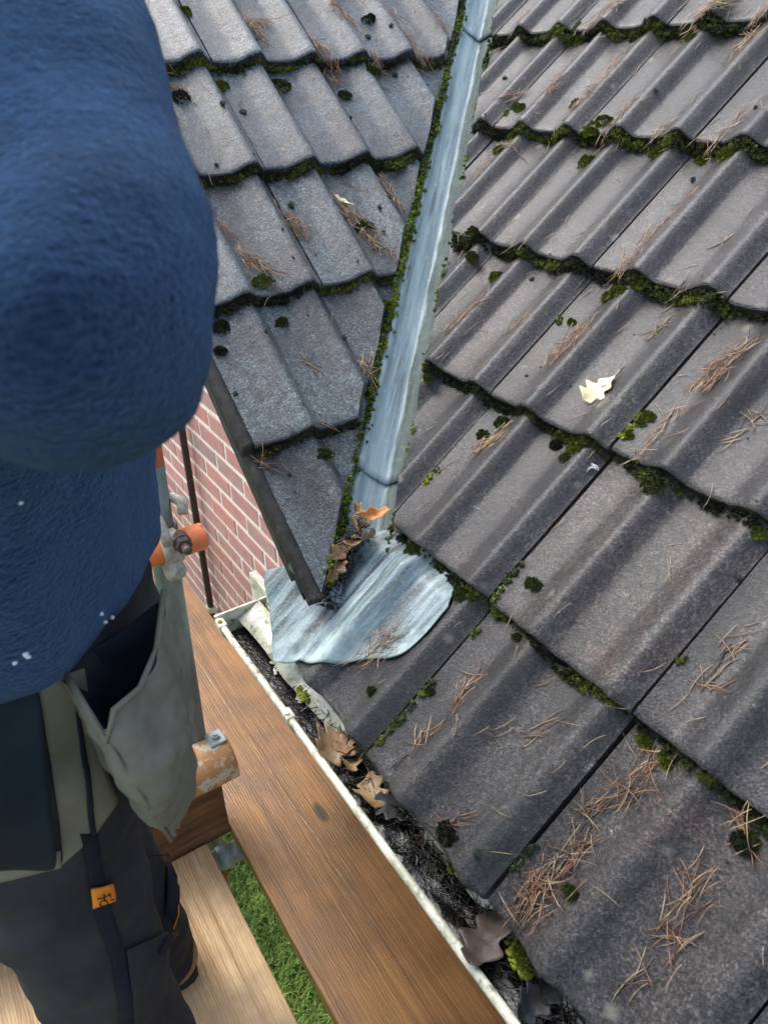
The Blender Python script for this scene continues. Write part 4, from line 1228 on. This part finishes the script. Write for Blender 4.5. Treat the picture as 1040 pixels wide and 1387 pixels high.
put_leaf((0.328, -0.014, -0.028), (8, 12, 205), .110, .070, 10, M['leaf_brown'], 'dark brown oak leaf draped inside the gutter', .25, 1, 3)
put_leaf((0.420, -0.010, -0.038), (10, -16, 180), .085, .050, 12, M['leaf_black'], 'black rotten leaf beyond the dark brown oak leaf', .4, 2)
put_leaf((0.520, -0.006, -0.036), (6, 10, 150), .080, .050, 14, M['leaf_brown'], 'dull brown leaf far along the gutter', .3, 2)
# leaves caught at the foot of the valley
PILE = [((-0.296, 0.222, 0.236), (25, 30, -38), .072, .030, 'leaf_orange', 'orange curled oak leaf on the pile at the valley foot'),
        ((-0.288, 0.178, 0.196), (24, -25, -40), .066, .034, 'leaf_tan', 'yellow lobed leaf edge lying towards the metal saddle'),
        ((-0.322, 0.188, 0.208), (-20, 35, 40), .066, .042, 'leaf_mid', 'brown crumpled leaf in the middle of the valley leaf pile'),
        ((-0.308, 0.150, 0.176), (35, 10, 10), .062, .038, 'leaf_mid', 'brown oak leaf leaning on the mossy cut tile'),
        ((-0.338, 0.208, 0.224), (-10, -30, 80), .052, .030, 'leaf_tan', 'pale dry leaf at the upper end of the leaf pile'),
        ((-0.292, 0.120, 0.146), (20, 30, 30), .056, .034, 'leaf_mid', 'dark leaf low in the corner between tile and saddle'),
        ((-0.282, 0.095, 0.120), (10, -20, -10), .046, .028, 'leaf_brown', 'small dark leaf at the very foot of the valley'),
        ((-0.318, 0.165, 0.186), (0, 10, 120), .062, .042, 'leaf_black', 'blackened leaf under the valley leaf pile')]
for i, (loc, rot, L, W, mk, lab) in enumerate(PILE):
    put_leaf(loc, rot, L, W, 40 + i, M[mk], lab, .7, 3, 3)
# dark litter at valley foot
vs, fs = [], []
for k in range(160):
    t = rl.uniform(0, 1)
    p = Vector((-0.268, 0.085, 0.090)).lerp(Vector((-0.325, 0.205, 0.205)), t) + Vector((rl.gauss(0, .012), rl.gauss(0, .010), rl.uniform(0, .014)))
    needle(vs, fs, p, Vector((rl.gauss(0, 1), rl.gauss(0, 1), rl.gauss(.3, .3))), rl.uniform(.02, .05), .0008, Vector((0, 0, 1)), rl, rl.uniform(-.3, .3))
for k in range(260):
    t = rl.uniform(0, 1)
    p = Vector((-0.275, 0.090, 0.080)).lerp(Vector((-0.330, 0.200, 0.182)), t) + Vector((rl.gauss(0, .010), rl.gauss(0, .008), rl.uniform(-.006, .010)))
    blob(vs, fs, p, rl.uniform(.0015, .004), rl, .8)
o = py_obj('valley_litter', [tuple(v) for v in vs], fs, M['needle_dark'], None, True)
tag(o, 'dark rotten needles and mulch wedged at the valley foot', 'mulch', kind='stuff')

# sodden needles in the gutter
vs, fs = [], []
for k in range(1500):
    x = -0.30 + rl.random() ** 1.0 * 1.6
    if rl.random() > smoothstep(-.28, -.05, x): continue
    y = GY + rl.gauss(0.004, .020)
    if abs(y - GY) > .044: continue
    z = -0.050 + .010 * (1 - ((y - GY) / .045) ** 2) + .007 * noise.noise(Vector((x * 40, y * 40, 1))) + rl.uniform(-.006, .006)
    needle(vs, fs, Vector((x, y, z)), Vector((rl.gauss(.6, 1), rl.gauss(0, .8), rl.gauss(0, .22))), rl.uniform(.018, .05), rl.uniform(.0007, .0013), Vector((0, 0, 1)), rl, rl.uniform(-.4, .4))
o = py_obj('sodden_needles', [tuple(v) for v in vs], fs, M['needle_dark'], None, True)
tag(o, 'black sodden pine needles heaped in the gutter', 'pine needles', kind='stuff')
# white crust and lime moss by the gutter's end
def crust(c, r, seed, mat, label, cat, flat=.25, nb=40):
    rnd = random.Random(seed); vs, fs = [], []
    for k in range(nb):
        q = rnd.uniform(0, 6.28); rr = r * math.sqrt(rnd.random())
        blob(vs, fs, Vector((math.cos(q) * rr * 1.5, math.sin(q) * rr * .7, 0)), r * rnd.uniform(.12, .30), rnd, flat)
    me = bpy.data.meshes.new('crust_patch'); me.from_pydata([tuple(v) for v in vs], [], fs); me.update()
    o = link_mesh('crust_patch' if cat != 'moss' else 'moss_cushion', me, mat, None, True, Matrix.Translation(c) @ Matrix.Rotation(R(-15), 4, 'Z'))
    tag(o, label, cat)
crust((-0.338, 0.002, -0.066), .020, 1, M['white_lichen'], 'white crusty patch on the gutter bottom by the end stop', 'crust')
crust((-0.232, -0.006, -0.062), .010, 2, M['white_lichen'], 'small white crust near the gutter bracket', 'crust')
crust((-0.215, -0.004, -0.040), .016, 3, M['moss_bright'], 'lime green moss on the back of the gutter beneath the tile corner', 'moss', .8, 60)
crust((-0.455, 0.036, -0.052), .014, 8, M['moss_olive'], 'olive moss growing in the corner of the gutter end', 'moss', .8, 50)
crust((0.372, 0.000, -0.030), .018, 4, M['moss_bright'], 'lime green moss along the eave tile edge above the dark oak leaf', 'moss', .8, 60)
crust((0.150, 0.000, -0.044), .007, 5, M['leaf_orange'], 'rusty red scrap lying in the black gutter sludge', 'scrap', .6, 18)
crust((0.330, -0.110, ZP + .001), .005, 6, M['leaf_orange'], 'tiny orange fungus specks on the wet brown board', 'fungus', .8, 6)
# feather on the lip
vs, fs = [], []
for k in range(7):
    needle(vs, fs, Vector((rl.uniform(-.006, .006), rl.uniform(-.006, .006), rl.uniform(0, .003))), Vector((.5 + .1 * k, 1 - .25 * k, 0)), .020, .0008, Vector((0, 0, 1)), rl, .4)
me = bpy.data.meshes.new('feather'); me.from_pydata([tuple(v) for v in vs], [], fs); me.update()
o = link_mesh('feather', me, M['feather'], None, True, FM @ Matrix.Translation((-.010, .612, surf(-.01, .612, 'm') + .006)))
tag(o, 'small white feather caught below a tile corner', 'feather')
# ---------------------------------------------------------------- workman standing on the boards
PB = Vector((0.0, -0.40, 0.0)); PF = Vector((-0.552, -0.834, 0.0)).normalized(); PS = Vector((0.834, -0.552, 0.0)).normalized()
def P(f, l, z): return PB + PF * f + PS * l + Vector((0, 0, z))

def fleece_mat():
    t = NT('navy_fleece'); c = t.coord(False)
    n1 = t.noise(c, 14, 4, 0.6); n2 = t.noise(t.coord(False, (1, 1, 2.0)), 135, 5, 0.7, 0.5); n3 = t.noise(c, 320, 3, 0.7)
    col = t.ramp(t.math('ADD', t.math('MULTIPLY', n1, 0.45), t.math('MULTIPLY', n2, 0.55)), [(0.38, (0.0022, 0.008, 0.024)), (0.52, (0.0042, 0.019, 0.054)), (0.68, (0.016, 0.056, 0.130))])
    col = t.mix(t.ramp(t.noise(c, 26, 5, 0.75), [(0.70, 0.0), (0.735, 0.8)]), col, (0.26, 0.34, 0.42))
    t.set(Base__Color=col, Roughness=0.95, Normal=t.bump(t.math('ADD', n2, t.math('MULTIPLY', n3, 0.4)), 1.0, 0.0075))
    t.b.inputs['Specular IOR Level'].default_value = 0.1
    t.b.inputs['Sheen Weight'].default_value = 0.6
    t.b.inputs['Sheen Roughness'].default_value = 0.42
    t.b.inputs['Sheen Tint'].default_value = (0.30, 0.50, 0.85, 1)
    return t.m
M['fleece'] = fleece_mat()
def cloth_mat(name, lo, hi, sc=900):
    t = NT(name); c = t.coord(False)
    n1 = t.noise(c, 11, 5, 0.65); wv = t.noise(c, sc, 2, 0.6)
    col = t.ramp(t.math('ADD', t.math('MULTIPLY', n1, 0.75), t.math('MULTIPLY', wv, 0.25)), [(0.32, lo), (0.68, hi)])
    t.set(Base__Color=col, Roughness=0.88, Normal=t.bump(t.math('ADD', wv, t.noise(c, 60, 3)), 0.35, 0.001))
    t.b.inputs['Specular IOR Level'].default_value = 0.2
    return t.m
M['navy_cloth'] = cloth_mat('charcoal_work_cloth', (0.013, 0.0145, 0.017), (0.033, 0.036, 0.040))
M['blue_black'] = cloth_mat('blue_black_cloth', (0.004, 0.006, 0.011), (0.011, 0.016, 0.026))
M['grey_cloth'] = cloth_mat('grey_green_work_cloth', (0.100, 0.098, 0.072), (0.185, 0.180, 0.138))
M['slate_cloth'] = cloth_mat('slate_blue_cloth', (0.006, 0.011, 0.017), (0.013, 0.023, 0.031))
M['tag_orange'] = cloth_mat('orange_tag_cloth', (0.62, 0.19, 0.02), (0.80, 0.30, 0.03))
M['ink'] = cloth_mat('black_print', (0.01, 0.01, 0.01), (0.02, 0.02, 0.02))
M['skin'] = simple('skin', [(0.3, (0.50, 0.29, 0.21)), (0.7, (0.60, 0.37, 0.28))], 30, 0.5, 0.2, 300, 0.001, rand=False)
M['hair'] = simple('brown_hair', [(0.3, (0.03, 0.018, 0.010)), (0.7, (0.08, 0.05, 0.03))], 120, 0.6, 0.6, 250, 0.003, rand=False)
M['boot'] = simple('tan_work_boot', [(0.3, (0.16, 0.095, 0.045)), (0.7, (0.27, 0.17, 0.09))], 30, 0.7, 0.3, 200, 0.001, rand=False)
M['sole'] = simple('black_rubber_sole', [(0.3, (0.012, 0.012, 0.012)), (0.7, (0.025, 0.025, 0.025))], 30, 0.8, rand=False)

def balls(bm, p, q, r0, r1, n=9, sc=None):
    p, q = Vector(p), Vector(q)
    for k in range(n):
        t = k / (n - 1)
        bmesh.ops.create_icosphere(bm, subdivisions=3, radius=r0 + (r1 - r0) * t, matrix=Matrix.Translation(p.lerp(q, t)))
def rings(bm, spec, n=28):
    """spec: list of (f, l, z, radius_f, radius_l): closed loft"""
    rr = []
    for f_, l_, z_, rf, rl_ in spec:
        rr.append([bm.verts.new(P(f_ + rf * math.copysign(abs(math.cos(a)) ** .85, math.cos(a)), l_ + rl_ * math.copysign(abs(math.sin(a)) ** .85, math.sin(a)), z_)) for a in [2 * math.pi * k / n for k in range(n)]])
    for a, b in zip(rr, rr[1:]):
        for k in range(n):
            bm.faces.new((a[k], a[(k + 1) % n], b[(k + 1) % n], b[k]))
    bm.faces.new(rr[0][::-1]); bm.faces.new(rr[-1])
def fuse(name, bm, voxel, it, mat, parent, folds=()):
    bmesh.ops.recalc_face_normals(bm, faces=bm.faces)
    me = bpy.data.meshes.new('tmp'); bm.to_mesh(me); bm.free()
    o = bpy.data.objects.new('tmp', me); COL.objects.link(o)
    m = o.modifiers.new('r', 'REMESH'); m.mode = 'VOXEL'; m.voxel_size = voxel
    s = o.modifiers.new('s', 'SMOOTH'); s.factor = 0.5; s.iterations = it
    dg = bpy.context.evaluated_depsgraph_get()
    out = bpy.data.meshes.new_from_object(o.evaluated_get(dg))
    bpy.data.objects.remove(o)
    out.name = name
    if folds:
        out.update()
        nrm = [Vector(v.normal) for v in out.vertices]
        for v, nn in zip(out.vertices, nrm):
            d = 0
            for sx, sy, sz, amp, off in folds:
                d += amp * noise.noise(Vector((v.co.x * sx, v.co.y * sy, v.co.z * sz)) + Vector((off, off, 0)))
            v.co = v.co + nn * d
        out.update()
    out.materials.clear()
    return link_mesh(name, out, mat, parent, True)

man = empty('person', (0.0, -0.42, ZP))
tag(man, 'person in a navy fleece and dark work trousers standing on the scaffold boards', 'person')
SH_L, SH_R = P(-0.045, 0.190, 0.98), P(-0.045, -0.190, 0.98)
EL = CAM_LOC + pix_ray(92, 455) * 0.372
HL = EL + (P(0.20, 0.10, 0.93) - EL).normalized() * 0.27
ER, HR = P(0.10, -0.30, 0.74), P(0.30, -0.12, 0.86)
HIP = {1: P(0.0, 0.090, 0.40), -1: P(0.02, -0.090, 0.40)}
KN = {1: P(-0.005, 0.115, -0.03), -1: P(0.10, -0.12, -0.03)}
AN = {1: P(-0.045, 0.12, -0.42), -1: P(0.06, -0.13, -0.42)}

# body: one continuous surface (head, neck, trunk, limbs, hands)
bm = bmesh.new()
rings(bm, [(0.0, 0, .36, .09, .13), (0, 0, .5, .09, .125), (-.02, 0, .7, .10, .145), (-.045, 0, .9, .105, .16), (-.05, 0, 1.02, .06, .09)])
balls(bm, P(-.05, 0, 1.0), P(-.02, 0, 1.14), .058, .054, 6)
bmesh.ops.create_icosphere(bm, subdivisions=3, radius=1, matrix=Matrix.Translation(P(.005, 0, 1.235)) @ Matrix.Rotation(math.atan2(PF.y, PF.x), 4, 'Z') @ Matrix.Diagonal((.098, .076, .118, 1)))
balls(bm, P(.04, 0, 1.165), P(.075, 0, 1.155), .045, .032, 4)                       # jaw and chin
balls(bm, P(.098, 0, 1.245), P(.118, 0, 1.212), .012, .017, 5)                      # nose
balls(bm, P(.092, -.022, 1.178), P(.092, .022, 1.178), .012, .012, 5)               # mouth
for s in (-1, 1):
    balls(bm, P(-.005, s * .080, 1.255), P(.0, s * .080, 1.215), .016, .012, 4)     # ears
    balls(bm, P(.088, s * .034, 1.262), P(.092, s * .034, 1.262), .014, .014, 2)    # brow over the eyes
for S, E, H in ((SH_L, EL, HL), (SH_R, ER, HR)):
    balls(bm, S, E, .050, .040, 9); balls(bm, E, H, .040, .027, 9)
    d = (H - E).normalized(); side = d.cross(Vector((0, 0, 1))).normalized(); up = side.cross(d)
    balls(bm, H, H + d * .075, .026, .030, 5)
    for k, ln in enumerate((.070, .082, .078, .060)):                                # four fingers, half curled
        b0 = H + d * .085 + side * (.030 - .020 * k)
        balls(bm, b0, b0 + d * ln * .45 - up * .004, .0092, .0088, 5)
        b1 = b0 + d * ln * .45 - up * .004
        balls(bm, b1, b1 + d * ln * .25 - up * ln * .38, .0088, .0078, 5)
    balls(bm, H + d * .025 + side * .026, H + d * .075 + side * .052 - up * .012, .012, .0095, 5)   # thumb
for s in (-1, 1):
    balls(bm, HIP[s], KN[s], .074, .050, 10); balls(bm, KN[s], AN[s], .050, .036, 10)
    balls(bm, AN[s] + Vector((0, 0, -.03)), AN[s] + PF * .15 + Vector((0, 0, -.04)), .036, .026, 6)
body = fuse('body', bm, 0.006, 4, M['skin'], man)
bm = bmesh.new()
bmesh.ops.create_icosphere(bm, subdivisions=3, radius=1, matrix=Matrix.Translation(P(-.012, 0, 1.262)) @ Matrix.Rotation(math.atan2(PF.y, PF.x), 4, 'Z') @ Matrix.Diagonal((.098, .084, .105, 1)))
bmesh.ops.bisect_plane(bm, geom=bm.verts[:] + bm.edges[:] + bm.faces[:], plane_co=P(.02, 0, 1.26), plane_no=(PF * .75 - Vector((0, 0, .66))), clear_outer=True)
bm_obj('hair', bm, M['hair'], man, True)

# fleece jacket
bm = bmesh.new()
rings(bm, [(0.008, 0, .515, .128, .172), (.004, 0, .54, .140, .190), (0, 0, .60, .140, .192), (-.012, 0, .68, .140, .19), (-.035, 0, .82, .150, .205), (-.05, 0, .93, .150, .205), (-.058, 0, 1.02, .120, .16), (-.05, 0, 1.075, .085, .10)])
bmesh.ops.create_icosphere(bm, subdivisions=3, radius=1, matrix=Matrix.Translation(P(-.140, .02, .985)) @ Matrix.Rotation(math.atan2(PF.y, PF.x), 4, 'Z') @ Matrix.Diagonal((.062, .15, .10, 1)))   # hood on the back
DEL = CAM_LOC + pix_ray(14, 20) * 0.475; MID = CAM_LOC + pix_ray(98, 352) * 0.40; balls(bm, SH_L, DEL, .095, .084, 8); balls(bm, DEL, MID, .084, .077, 12); balls(bm, MID, EL, .077, .071, 8); balls(bm, EL, HL - (HL - EL).normalized() * .01, .070, .048, 12)
balls(bm, SH_R, ER, .084, .068, 12); balls(bm, ER, HR - (HR - ER).normalized() * .01, .066, .046, 12)
jacket = fuse('fleece_jacket', bm, 0.0045, 14, M['fleece'], man, ((7, 7, 10, .011, 3), (16, 16, 8, .0080, 7), (40, 40, 60, .0014, 1), (150, 150, 300, .0007, 5)))

# trousers
bm = bmesh.new()
rings(bm, [(.012, 0, .30, .120, .165), (.006, 0, .38, .124, .172), (.004, 0, .47, .118, .162), (.004, 0, .52, .112, .155)])
for s in (-1, 1):
    balls(bm, HIP[s] + Vector((0, 0, -.03)), KN[s], .100, .078, 14); balls(bm, KN[s], AN[s], .078, .070, 12)
trous = fuse('trousers', bm, 0.0075, 8, M['navy_cloth'], man, ((9, 9, 16, .009, 13), (24, 24, 34, .0045, 17)))
for s in (-1, 1):
    bm = bmesh.new()
    a = AN[s]; g0 = Vector((a.x, a.y, ZP))
    balls(bm, g0 + Vector((0, 0, .060)) - PF * .02, g0 + PF * .17 + Vector((0, 0, .050)), .050, .046, 8); balls(bm, a + Vector((0, 0, -.01)), a + Vector((0, 0, .10)), .052, .056, 4)
    bmesh.ops.bisect_plane(bm, geom=bm.verts[:] + bm.edges[:] + bm.faces[:], plane_co=(0, 0, ZP + .012), plane_no=(0, 0, -1), clear_outer=True)
    bo = fuse('boot', bm, 0.006, 4, M['boot'], man)
    bm = bmesh.new(); rr = []
    for z in (ZP + .0005, ZP + .022):
        rr.append([bm.verts.new(g0 + PF * (.072 + .135 * math.cos(t)) + PS * (.050 * math.sin(t)) + Vector((0, 0, z - ZP))) for t in [2 * math.pi * k / 24 for k in range(24)]])
    for k in range(24): bm.faces.new((rr[0][k], rr[0][(k + 1) % 24], rr[1][(k + 1) % 24], rr[1][k]))
    bm.faces.new(rr[0][::-1]); bm.faces.new(rr[1])
    bm_obj('sole', bm, M['sole'], bo)

# pieces sewn on the trousers: laid on the cloth along rays, then lifted a little
dgs = bpy.context.evaluated_depsgraph_get()
def bvh_of(o):
    me = o.data; return BVHTree.FromPolygons([PW[o.name] @ v.co for v in me.vertices], [tuple(p.vertices) for p in me.polygons])
TB, JB = bvh_of(trous), bvh_of(jacket)
def on_cloth(u, v, lift=0.003, tree=None):
    d = pix_ray(u, v).normalized()
    h = (tree or TB).ray_cast(CAM_LOC, d)
    if h[0] is None:
        return None
    return h[0] + h[1] * lift
def patch(name, left, right, mat, parent, nu=6, nv=24, lift=0.003, thick=0.002):
    """strip between two polylines of equal length, both lying on the cloth"""
    v, f = [], []
    def pl(c, t):
        x = t * (len(c) - 1); i = min(int(x), len(c) - 2); k = x - i
        return (c[i][0] + (c[i + 1][0] - c[i][0]) * k, c[i][1] + (c[i + 1][1] - c[i][1]) * k)
    ok = True
    for j in range(nv + 1):
        a, b = pl(left, j / nv), pl(right, j / nv)
        for i in range(nu + 1):
            q = on_cloth(a[0] + (b[0] - a[0]) * i / nu, a[1] + (b[1] - a[1]) * i / nu, lift)
            if q is None:
                q = Vector(v[-1]) if v else P(0, .17, .3)
            v.append(tuple(q))
    for j in range(nv):
        for i in range(nu):
            a = j * (nu + 1) + i; f.append((a, a + 1, a + nu + 2, a + nu + 1))
    o = py_obj(name, v, f, mat, parent, True)
    s = o.modifiers.new('thickness', 'SOLIDIFY'); s.thickness = thick; s.offset = 1
    return o
patch('hip_panel', [(50, 925), (62, 1000), (78, 1100), (85, 1162), (80, 1172)], [(112, 905), (120, 960), (140, 1040), (158, 1085), (125, 1132)], M['grey_cloth'], trous, 10, 26, .003)
patch('hem_panel', [(-40, 1175), (20, 1160), (82, 1150)], [(-40, 1200), (20, 1188), (82, 1172)], M['grey_cloth'], trous, 4, 20, .002)
sm_ = patch('side_seam', [(106, 1128), (118, 1180), (128, 1240), (150, 1300), (160, 1360), (166, 1400)], [(128, 1128), (138, 1180), (148, 1230), (168, 1290), (180, 1360), (188, 1400)], M['blue_black'], trous, 4, 40, .004, .002)
patch('seam_tape', [(98, 960), (106, 1030), (113, 1080), (118, 1128)], [(104, 960), (113, 1030), (120, 1080), (125, 1128)], M['blue_black'], trous, 2, 26, .0065, .0008)
patch('leg_pocket', [(168, 1285), (175, 1330), (182, 1400)], [(226, 1262), (222, 1320), (220, 1400)], M['navy_cloth'], trous, 10, 24, .006, .003)
patch('pocket_flap', [(222, 1128), (222, 1180), (220, 1240)], [(236, 1125), (236, 1185), (236, 1250)], M['blue_black'], trous, 4, 20, .010, .003)
tg = patch('brand_tag', [(119, 1198), (123, 1224)], [(146, 1193), (150, 1216)], M['tag_orange'], trous, 4, 4, .009, .002)
def ink(pts, w=.0007):
    bm = bmesh.new(); q = [on_cloth(u, v, .0122) for u, v in pts]
    q = [x for x in q if x is not None]
    if len(q) > 1:
        add_tube(bm, q, w, 6); bm_obj('print_mark', bm, M['ink'], tg, True)
    else: bm.free()
ink([(129, 1216), (132, 1220), (137, 1219), (139, 1215), (136, 1211), (131, 1212), (129, 1216)])
ink([(126, 1207), (133, 1206), (141, 1204)]); ink([(134, 1201), (134, 1206), (135, 1212)]); ink([(139, 1201), (141, 1208)]); ink([(140, 1213), (146, 1212)])
# folding rule and pen in the leg pocket
def cl(u, v, l):
    q = on_cloth(u, v, l); return q if q is not None else P(-.05, .17, .1)
bm = bmesh.new(); add_tube(bm, [cl(206, 1288, .012), cl(218, 1276, .012), cl(232, 1262, .012)], [.004, .0045, .003], 10)
bm_obj('pen', bm, M['ink'], trous, True)
bm = bmesh.new(); add_tube(bm, [cl(232, 1225, .014), cl(233, 1240, .014), cl(228, 1256, .013)], .0008, 8)
bm_obj('yellow_cord', bm, M['tag_orange'], trous, True)
# front holster pocket (slate) : a flap standing off the thigh
def free(u, v, d): return CAM_LOC + pix_ray(u, v) * d
def sheet(name, grid, mats, parent, thick=.003, sub=2, smooth=True):
    n, m = len(grid), len(grid[0])
    v = [tuple(p) for r_ in grid for p in r_]; f = []
    for i in range(n - 1):
        for j in range(m - 1):
            a = i * m + j; f.append((a, a + 1, a + m + 1, a + m))
    o = py_obj(name, v, f, mats, parent, smooth)
    s = o.modifiers.new('round', 'SUBSURF'); s.levels = sub; s.render_levels = sub
    s = o.modifiers.new('thickness', 'SOLIDIFY'); s.thickness = thick; s.offset = -1
    if len(o.data.materials) > 1: s.material_offset = 1
    return o
def dep(u, v, default=.75):
    h = TB.ray_cast(CAM_LOC, pix_ray(u, v).normalized())
    return (h[0] - CAM_LOC).dot(-CAM_ROT[2]) if h[0] is not None else default
g = []
for v_, xr, off in ((915, 48, .012), (960, 55, .030), (1040, 62, .045), (1110, 70, .050), (1165, 78, .046), (1180, 76, .030)):
    row = []
    for k in range(7):
        u_ = -150 + (xr + 150) * k / 6
        row.append(free(u_, v_ + 6 * math.sin(k), min(dep(u_, v_, .70), dep(xr, v_, .70) + .03) - off * (.5 + .5 * math.sin(math.pi * min(1, k / 5)))))
    g.append(row)
sheet('holster_pocket', g, [M['slate_cloth']], trous)
# gaping rear pouch
dA = dep(95, 930, .68)
pl_m = [(82, 902, dA - .010), (120, 965, dA - .045), (146, 1004, dA - .060), (154, 962, dA - .058), (190, 932, dA - .040), (212, 880, dA + .0), (222, 800, dA + .05), (192, 838, dA + .06), (135, 872, dA + .03)]
pl_1 = [(100, 945, dA + .0), (138, 1005, dA - .045), (166, 1040, dA - .062), (186, 1010, dA - .058), (222, 985, dA - .036), (246, 950, dA + .005), (244, 900, dA + .055), (225, 930, dA + .085), (165, 950, dA + .06)]
pl_2 = [(132, 1020, dA + .03), (168, 1062, dA - .020), (195, 1085, dA - .040), (215, 1065, dA - .040), (244, 1040, dA - .015), (264, 1005, dA + .02), (262, 985, dA + .06), (245, 1010, dA + .10), (190, 1020, dA + .09)]
pl_3 = [(180, 1085, dA + .06), (202, 1104, dA + .03), (218, 1118, dA + .012), (230, 1110, dA + .012), (244, 1100, dA + .02), (254, 1085, dA + .04), (254, 1080, dA + .06), (248, 1085, dA + .09), (215, 1085, dA + .10)]
pl_4 = [(222, 1130, dA + .06), (227, 1134, dA + .05), (232, 1139, dA + .048), (235, 1138, dA + .048), (239, 1132, dA + .05), (243, 1124, dA + .055), (243, 1122, dA + .065), (240, 1124, dA + .08), (230, 1126, dA + .08)]
grid = [[free(*q) for q in (r_ + [r_[0]])] for r_ in (pl_m, pl_1, pl_2, pl_3, pl_4)]
pouch = sheet('tool_pouch', grid, [M['slate_cloth'], M['grey_cloth']], trous, .0035, 4)
tx = bpy.data.textures.new('wrinkles', 'CLOUDS'); tx.noise_scale = 0.045; tx.noise_depth = 2
dm = pouch.modifiers.new('wrinkles', 'DISPLACE'); dm.texture = tx; dm.strength = 0.020; dm.mid_level = 0.5; dm.texture_coords = 'LOCAL'
pouch.modifiers.move(2, 1)
bm = bmesh.new(); add_tube(bm, [free(u, v, d - .002) for u, v, d in pl_m[:7]], .0030, 8)
bm_obj('rim_hem', bm, M['grey_cloth'], pouch, True)
bm = bmesh.new(); add_tube(bm, [grid[k][2] * 1.0 for k in range(5)], .0022, 8)
bm_obj('seam', bm, M['grey_cloth'], pouch, True)
# belt loop strip at the waist
patch('belt_loop', [(150, 872), (160, 905)], [(178, 850), (186, 880)], M['blue_black'], trous, 4, 6, .006, .003)
# seams and hem of the fleece
def on_jacket(pts, name, r, mat, lift=.0005):
    q = [on_cloth(u, v, lift, JB) for u, v in pts]; q = [x for x in q if x is not None]
    if len(q) > 2:
        bm = bmesh.new(); add_tube(bm, q, r, 8); bm_obj(name, bm, mat, jacket, True)
# white paint flecks on the fleece hem
for k, (u, v) in enumerate([(27, 681), (136, 832), (141, 842), (34, 885), (20, 897), (38, 889), (150, 836)]):
    q = on_cloth(u, v, .001, JB)
    if q is not None:
        vs, fs = [], []; blob(vs, fs, q, .0022, random.Random(k), .6)
        py_obj('paint_fleck', [tuple(x) for x in vs], fs, M['feather'], jacket, True)
# where two clumps would carry the same words, say which is the bigger
from collections import defaultdict
same = defaultdict(list)
for o in COL.objects:
    if o.parent is None and 'label' in o.keys() and o.type == 'MESH' and o.get('group'):
        same[o['label']].append(o)
for lab, lst in same.items():
    if len(lst) < 2: continue
    lst.sort(key=lambda o: -(o.dimensions.x * o.dimensions.y + 1e-7 * len(o.data.vertices)) if o.dimensions.length > 0 else -len(o.data.vertices))
    words = ['larger', 'smaller'] if len(lst) == 2 else ['largest', 'middling', 'smallest', 'tiniest']
    rest = lab.split(' ', 1)[1]
    for o, w in zip(lst, words):
        o['label'] = w + ' ' + rest
